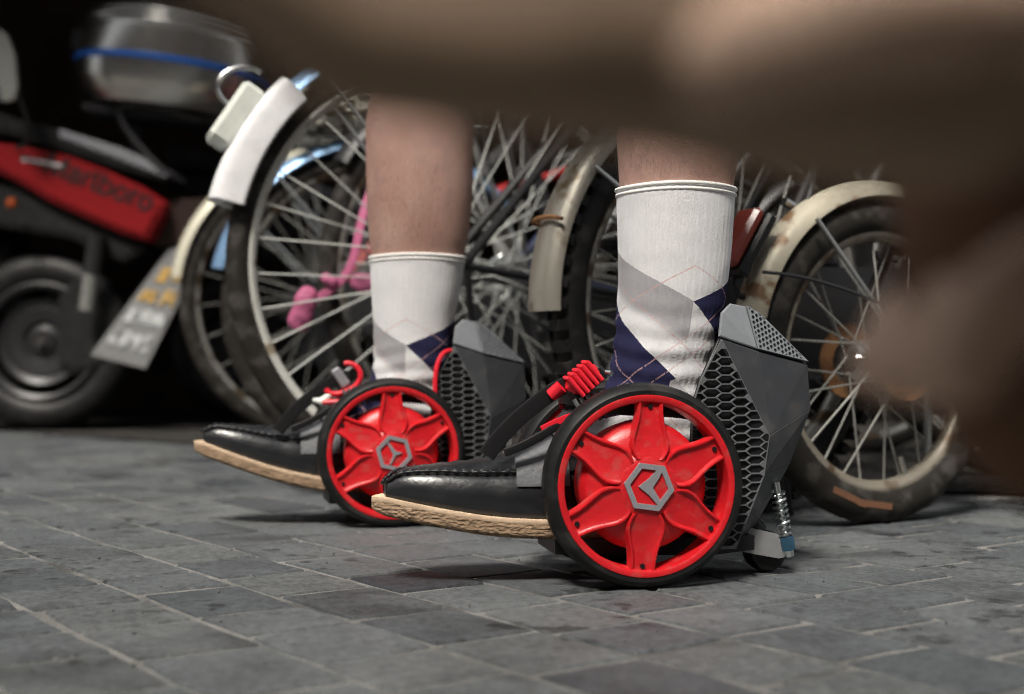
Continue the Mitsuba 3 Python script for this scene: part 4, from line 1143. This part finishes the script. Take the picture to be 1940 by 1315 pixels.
        ch = [[(.1, .1, .05, .9), (.5, .05, .5, .85), (.9, .1, .95, .95)],
              [(.05, .2, .25, .3), (.05, .5, .25, .6), (.1, .95, .3, .7), (.4, .2, .95, .2), (.45, .2, .4, .95), (.45, .55, .9, .55), (.9, .2, .9, .55)],
              [(.1, .2, .9, .2), (.5, .0, .5, .95), (.15, .55, .85, .55), (.1, .9, .9, .9)],
              [(.15, .1, .85, .1), (.2, .1, .2, .5), (.8, .1, .8, .5), (.2, .5, .8, .5), (.3, .6, .1, .95), (.7, .6, .9, .95)]]
        strokes(.58, .17, .34, .13, ch[1], 'yellow_letter_mat')
        strokes(.18, .18, .34, .13, ch[2], 'yellow_letter_mat')
        strokes(.60, .37, .34, .13, ch[3], 'yellow_letter_mat')
        strokes(.16, .38, .30, .12, ch[0], 'yellow_letter_mat')
        six = [(.8, .05, .3, .1), (.3, .1, .2, .9), (.2, .9, .8, .9), (.8, .9, .8, .5), (.8, .5, .25, .5)]
        eight = [(.2, .05, .8, .05), (.2, .05, .2, .95), (.8, .05, .8, .95), (.2, .5, .8, .5), (.2, .95, .8, .95)]
        nine = [(.8, .5, .2, .5), (.2, .5, .2, .05), (.2, .05, .8, .05), (.8, .05, .8, .95)]
        five = [(.8, .05, .2, .05), (.2, .05, .2, .45), (.2, .45, .8, .5), (.8, .5, .75, .9), (.75, .9, .2, .95)]
        for i, g in enumerate((ch[2], ch[3], ch[0])):
            strokes(.12 + .28 * i, .56, .22, .12, g, 'white_letter_mat')
        for i, g in enumerate((six, eight, nine, five)):
            strokes(.12 + .21 * i, .76, .15, .13, g, 'white_letter_mat')
    # indicator, mirror
    x_, z_ = q([(56, 392)])[0]
    part(t, 'indicator', xf(lathe([(.0005, -.015), (.014, -.013), (.016, 0), (.012, .010), (.0005, .012)], 20), np.array([[1, 0, 0, x_], [0, 0, -1, -.16], [0, 1, 0, z_], [0, 0, 0, 1]], float)), 'orange_mat', 40, G)
    if full:
        mi_ = part(t, 'rear_mirror')
        mx, mz = q([(28, 118)])[0]
        mx, mz = mx + .105, mz - .062
        pg = Polygon([(-.05, .10), (-.02, .085), (.002, .03), (.010, -.05), (.004, -.080), (-.014, -.085), (-.03, .0), (-.06, .06)]).buffer(.010)
        part(mi_, 'housing', xf(prism(pg, -.012, .012), np.array([[1, 0, 0, mx - .02], [0, 0, -1, -.28], [0, 1, 0, mz], [0, 0, 0, 1]], float)), 'mirror_mat', False, G)
        part(mi_, 'stalk', tube(spl([(mx - .04, -.27, mz + .05), (mx - .0, -.26, mz - .09), (mx + .01, -.22, mz - .16), (mx - .05, -.15, mz - .20)], 14), .007, 8), 'dark_metal_mat', 40, G)
        part(t, 'grab_rail', tube(spl([(q([(330, 330)])[0][0], -.12, q([(330, 330)])[0][1]), (q([(250, 215)])[0][0], -.12, q([(250, 215)])[0][1]), (q([(400, 235)])[0][0], -.12, q([(400, 235)])[0][1])], 12), .010, 8), 'dark_metal_mat', 40, G)
        part(t, 'tail_lamp', xf(bx(-.05, .05, -.09, .09, -.03, .03, .012), place(q([(455, 210)])[0][0], 0, q([(455, 210)])[0][1])), 'reflector_mat', 30, G)
        part(t, 'tail_carrier', xf(bx(-.24, .20, -.11, .11, -.012, .012, .004), place(q([(330, 222)])[0][0], 0, q([(330, 222)])[0][1], ry=6)), 'dark_metal_mat', 30, G)
        part(t, 'carrier_post', bx(q([(250, 0)])[0][0], q([(250, 0)])[0][0] + .03, -.02, .02, q([(0, 330)])[0][1], q([(0, 232)])[0][1], .003), 'dark_metal_mat', 30, G)
        # steel top case: pressed drum with grooves and a blue band
        bxk = part(t, 'top_case')
        cx_, cz_ = q([(330, 112)])[0]
        C = G @ place(cx_, 0, cz_, ry=7) @ np.diag([1.0, .80, 1, 1])
        R0 = .282
        low = [(.0005, -.155), (R0 * .62, -.155), (R0 * .80, -.148), (R0 * .90, -.125), (R0 * .955, -.085), (R0 * .99, -.035), (R0, -.020), (.0005, -.020)]
        up = [(.0005, -.0195), (R0 * 1.0, -.0195), (R0 * .995, .058), (R0 * .975, .066), (R0 * .985, .073), (R0 * .982, .080), (R0 * .960, .085), (R0 * .968, .092), (R0 * .962, .100), (R0 * .935, .106), (R0 * .940, .113), (R0 * .90, .130), (R0 * .82, .146), (R0 * .68, .158), (R0 * .5, .166), (R0 * .25, .170), (.0005, .171)]
        part(bxk, 'base', lathe(low, 96), 'polished_mat', 30, C)
        part(bxk, 'lid', lathe(up, 96), 'polished_mat', 50, C)
        part(bxk, 'blue_band', lathe([(R0 * .992, -.036), (R0 * 1.008, -.034), (R0 * 1.012, -.026), (R0 * 1.008, -.018), (R0 * .992, -.016)], 96), 'band_mat', 40, C)
        part(bxk, 'lock', xf(bx(-.018, .018, -.012, .012, -.03, .03, .004), place(-R0 * .92, -R0 * .4, .02)), 'dark_metal_mat', 30, C)
    return t
scooter('red motor scooter with a steel drum top case and painted mud flap', -1.366, 4.02, 0, 'scooter_red_mat')
scooter('black motor scooter standing in shade behind the bicycle wheels', -.92, 4.75, 0, 'scooter_black_mat', full=False, red=False)

# ------------------------------------------------------------------ kneeling passer-by close to the lens, at the right
SH = np.array([-.020, -.065, 0.0])
def near(m):
    m.apply_translation(SH)
    return m
bk = thing('person', 'blurred kneeling person in a dark brown jacket reaching a bare arm across the top', 'person')
b = chain([(.34, .10, .24, .10), (.34, .20, .36, .10), (.35, .34, .50, .105)]) + bone((.22, .37, .52), .05, (.47, .38, .53), .05)
b += chain([(.35, .38, .56, .052), (.345, .44, .63, .05)]) + bone((.34, .47, .68), .08, (.34, .45, .73), .085) + bone((.34, .54, .66), .03, (.34, .565, .655), .013) + bone((.34, .54, .615), .03, (.34, .50, .61), .045)
for s in (-1, 1):
    b += bone((.34 + s * .084, .46, .69), .016, (.34 + s * .086, .462, .665), .013)
for kx, sx in ((.255, -1), (.43, 1)):
    b += chain([(.34 + sx * .08, .10, .22, .085), (kx + .04, .36, .085, .062)])
    b += chain([(kx + .04, .36, .070, .055), (.34 + sx * .07, .0, .06, .042), (.34 + sx * .07, -.06, .05, .035), (.34 + sx * .07, -.10, .03, .028)])
# right arm reaching left, its hand closed round a folded bag
RE, RW = np.array([.215, .375, .360]), np.array([.143, .302, .286])
b += chain([(.47, .38, .53, .05), (.36, .39, .43, .043), (*RE, .040), (.16, .335, .335, .036), (*RW, .027)])
HC = np.array([.113, .285, .269])
b += bone(RW, .026, HC + [.012, 0, .004], .027) + bone(HC + [.012, -.014, .004], .020, HC + [-.018, -.020, -.004], .017) + bone(HC + [.012, .014, .004], .020, HC + [-.018, .020, -.004], .017)
for i, zz in enumerate((.016, .004, -.008, -.020)):
    k0 = HC + np.array([-.014 - .003 * abs(i - 1), -.024, zz])
    k1 = k0 + np.array([-.026, -.012, -.004])
    k2 = k1 + np.array([-.018, .012, -.004])
    k3 = k2 + np.array([-.006, .016, 0])
    b += chain([(*(HC + [.004, -.014, zz * .6]), .013), (*k0, .0108), (*k1, .0095), (*k2, .0088), (*k3, .0078)])
b += chain([(*(HC + [.010, .020, .012]), .014), (*(HC + [-.016, .032, .020]), .0115), (*(HC + [-.040, .030, .016]), .0095)])
# left forearm held low, palm down, fingers pointing left
LE, LW = np.array([.172, .385, .262]), np.array([.160, .352, .218])
b += chain([(.22, .37, .52, .048), (.185, .375, .42, .044), (*LE, .040), (*LW, .026)])
hx = .028
b += bone(LW, .022, (.126 + hx, .336, .216), .018) + bone((.126 + hx, .322, .216), .014, (.108 + hx, .318, .215), .012) + bone((.126 + hx, .350, .216), .014, (.108 + hx, .352, .214), .012)
for i, yy in enumerate((.308, .325, .342, .357)):
    k0 = np.array([.108 + hx - .003 * abs(i - 1), yy, .216])
    k1 = k0 + [-.020 + .003 * abs(i - 1), 0, -.004]
    k2 = k1 + [-.010, 0, -.006]
    k3 = k2 + [-.006, 0, -.010]
    b += chain([(.122 + hx, .330 + (yy - .332) * .5, .216, .012), (*k0, .0108), (*k1, .0098), (*k2, .0088), (*k3, .0078)])
b += chain([(.128 + hx, .316, .213, .013), (.110 + hx, .306, .209, .0112), (.096 + hx, .310, .207, .0095)])
scene[bk + '__body'] = mikit.ply(near(flesh(b, .009, 10)), 'arm_skin_mat', True)
j = chain([(.34, .10, .30, .135), (.34, .20, .40, .14), (.35, .34, .52, .135)]) + bone((.23, .37, .53), .070, (.47, .38, .54), .070)
j += chain([(.23, .37, .53, .068), (.185, .375, .42, .060), (LE[0], LE[1], LE[2], .058), (LW[0] - .006, LW[1] - .004, LW[2] + .000, .038), (.132, .338, .216, .035)]) + chain([(.164, .380, .295, .052), (.152, .368, .250, .050), (.155, .370, .200, .042)])
j += chain([(.47, .38, .53, .068), (.37, .39, .44, .062), (RE[0] + .01, RE[1] + .003, RE[2] + .005, .055), (RW[0] + .010, RW[1] + .006, RW[2] + .008, .042), (.131, .292, .281, .036)])
j += chain([(.34, .12, .22, .13), (.36, .30, .26, .13), (.345, .42, .235, .085)]) 
part(bk, 'jacket', near(flesh(j, .014, 6)), 'jacket_mat', True)
tr = m3.Manifold()
for kx, sx in ((.255, -1), (.43, 1)):
    tr += chain([(.34 + sx * .08, .10, .20, .10), (kx + .04, .36, .09, .074), (kx + .04, .36, .080, .070), (.34 + sx * .07, .03, .07, .056)])
tr -= m3.Manifold.cube([2, 2, 1], True).translate([0, 0, -.494])
part(bk, 'trousers', near(flesh(tr, .02, 4)), 'trouser_mat', True)
hr = bone((.34, .45, .735), .09, (.34, .44, .70), .092) - m3.Manifold.cube([.3, .2, .3], True).translate([.34, .60, .64])
part(bk, 'hair', near(flesh(hr, .02, 3)), 'hair_mat', True)
for s in (-1, 1):
    e = trimesh.creation.icosphere(2, .011)
    e.apply_translation([.34 + s * .03, .548, .685])
    part(bk, 'eye', near(e), 'eye_mat', True)
    sh = chain([(.34 + s * .07, .0, .05, .045), (.34 + s * .07, -.07, .045, .045), (.34 + s * .07, -.14, .035, .032)]) - m3.Manifold.cube([2, 2, 1], True).translate([0, 0, -.4985])
    part(bk, 'shoe', near(flesh(sh, .015, 4)), 'dark_metal_mat', True)

bg = thing('cloth_bag', 'blurred grey-brown folded cloth bag held across the top by the kneeling person', 'bag')
g_ = m3.Manifold.batch_hull([m3.Manifold.sphere(.018, 24).translate([float(a) for a in q_]) for q_ in ((-.018, .268, .264), (-.012, .290, .264), (-.004, .270, .2520), (.092, .272, .2440), (.092, .296, .2440), (.102, .278, .253), (.066, .302, .330), (-.034, .304, .335), (-.026, .320, .345), (.04, .305, .345))])
gm = rumple(flesh(g_, .006, 6), .008, 30, 2)
part(bg, 'body', near(gm), 'bag_mat', True)
part(bg, 'fold', near(rumple(flesh(bone((-.028, .255, .300), .010, (.03, .256, .292), .010) + bone((.03, .256, .292), .010, (.05, .262, .31), .008), .005, 6), .004, 40, 5)), 'bag_mat', True)
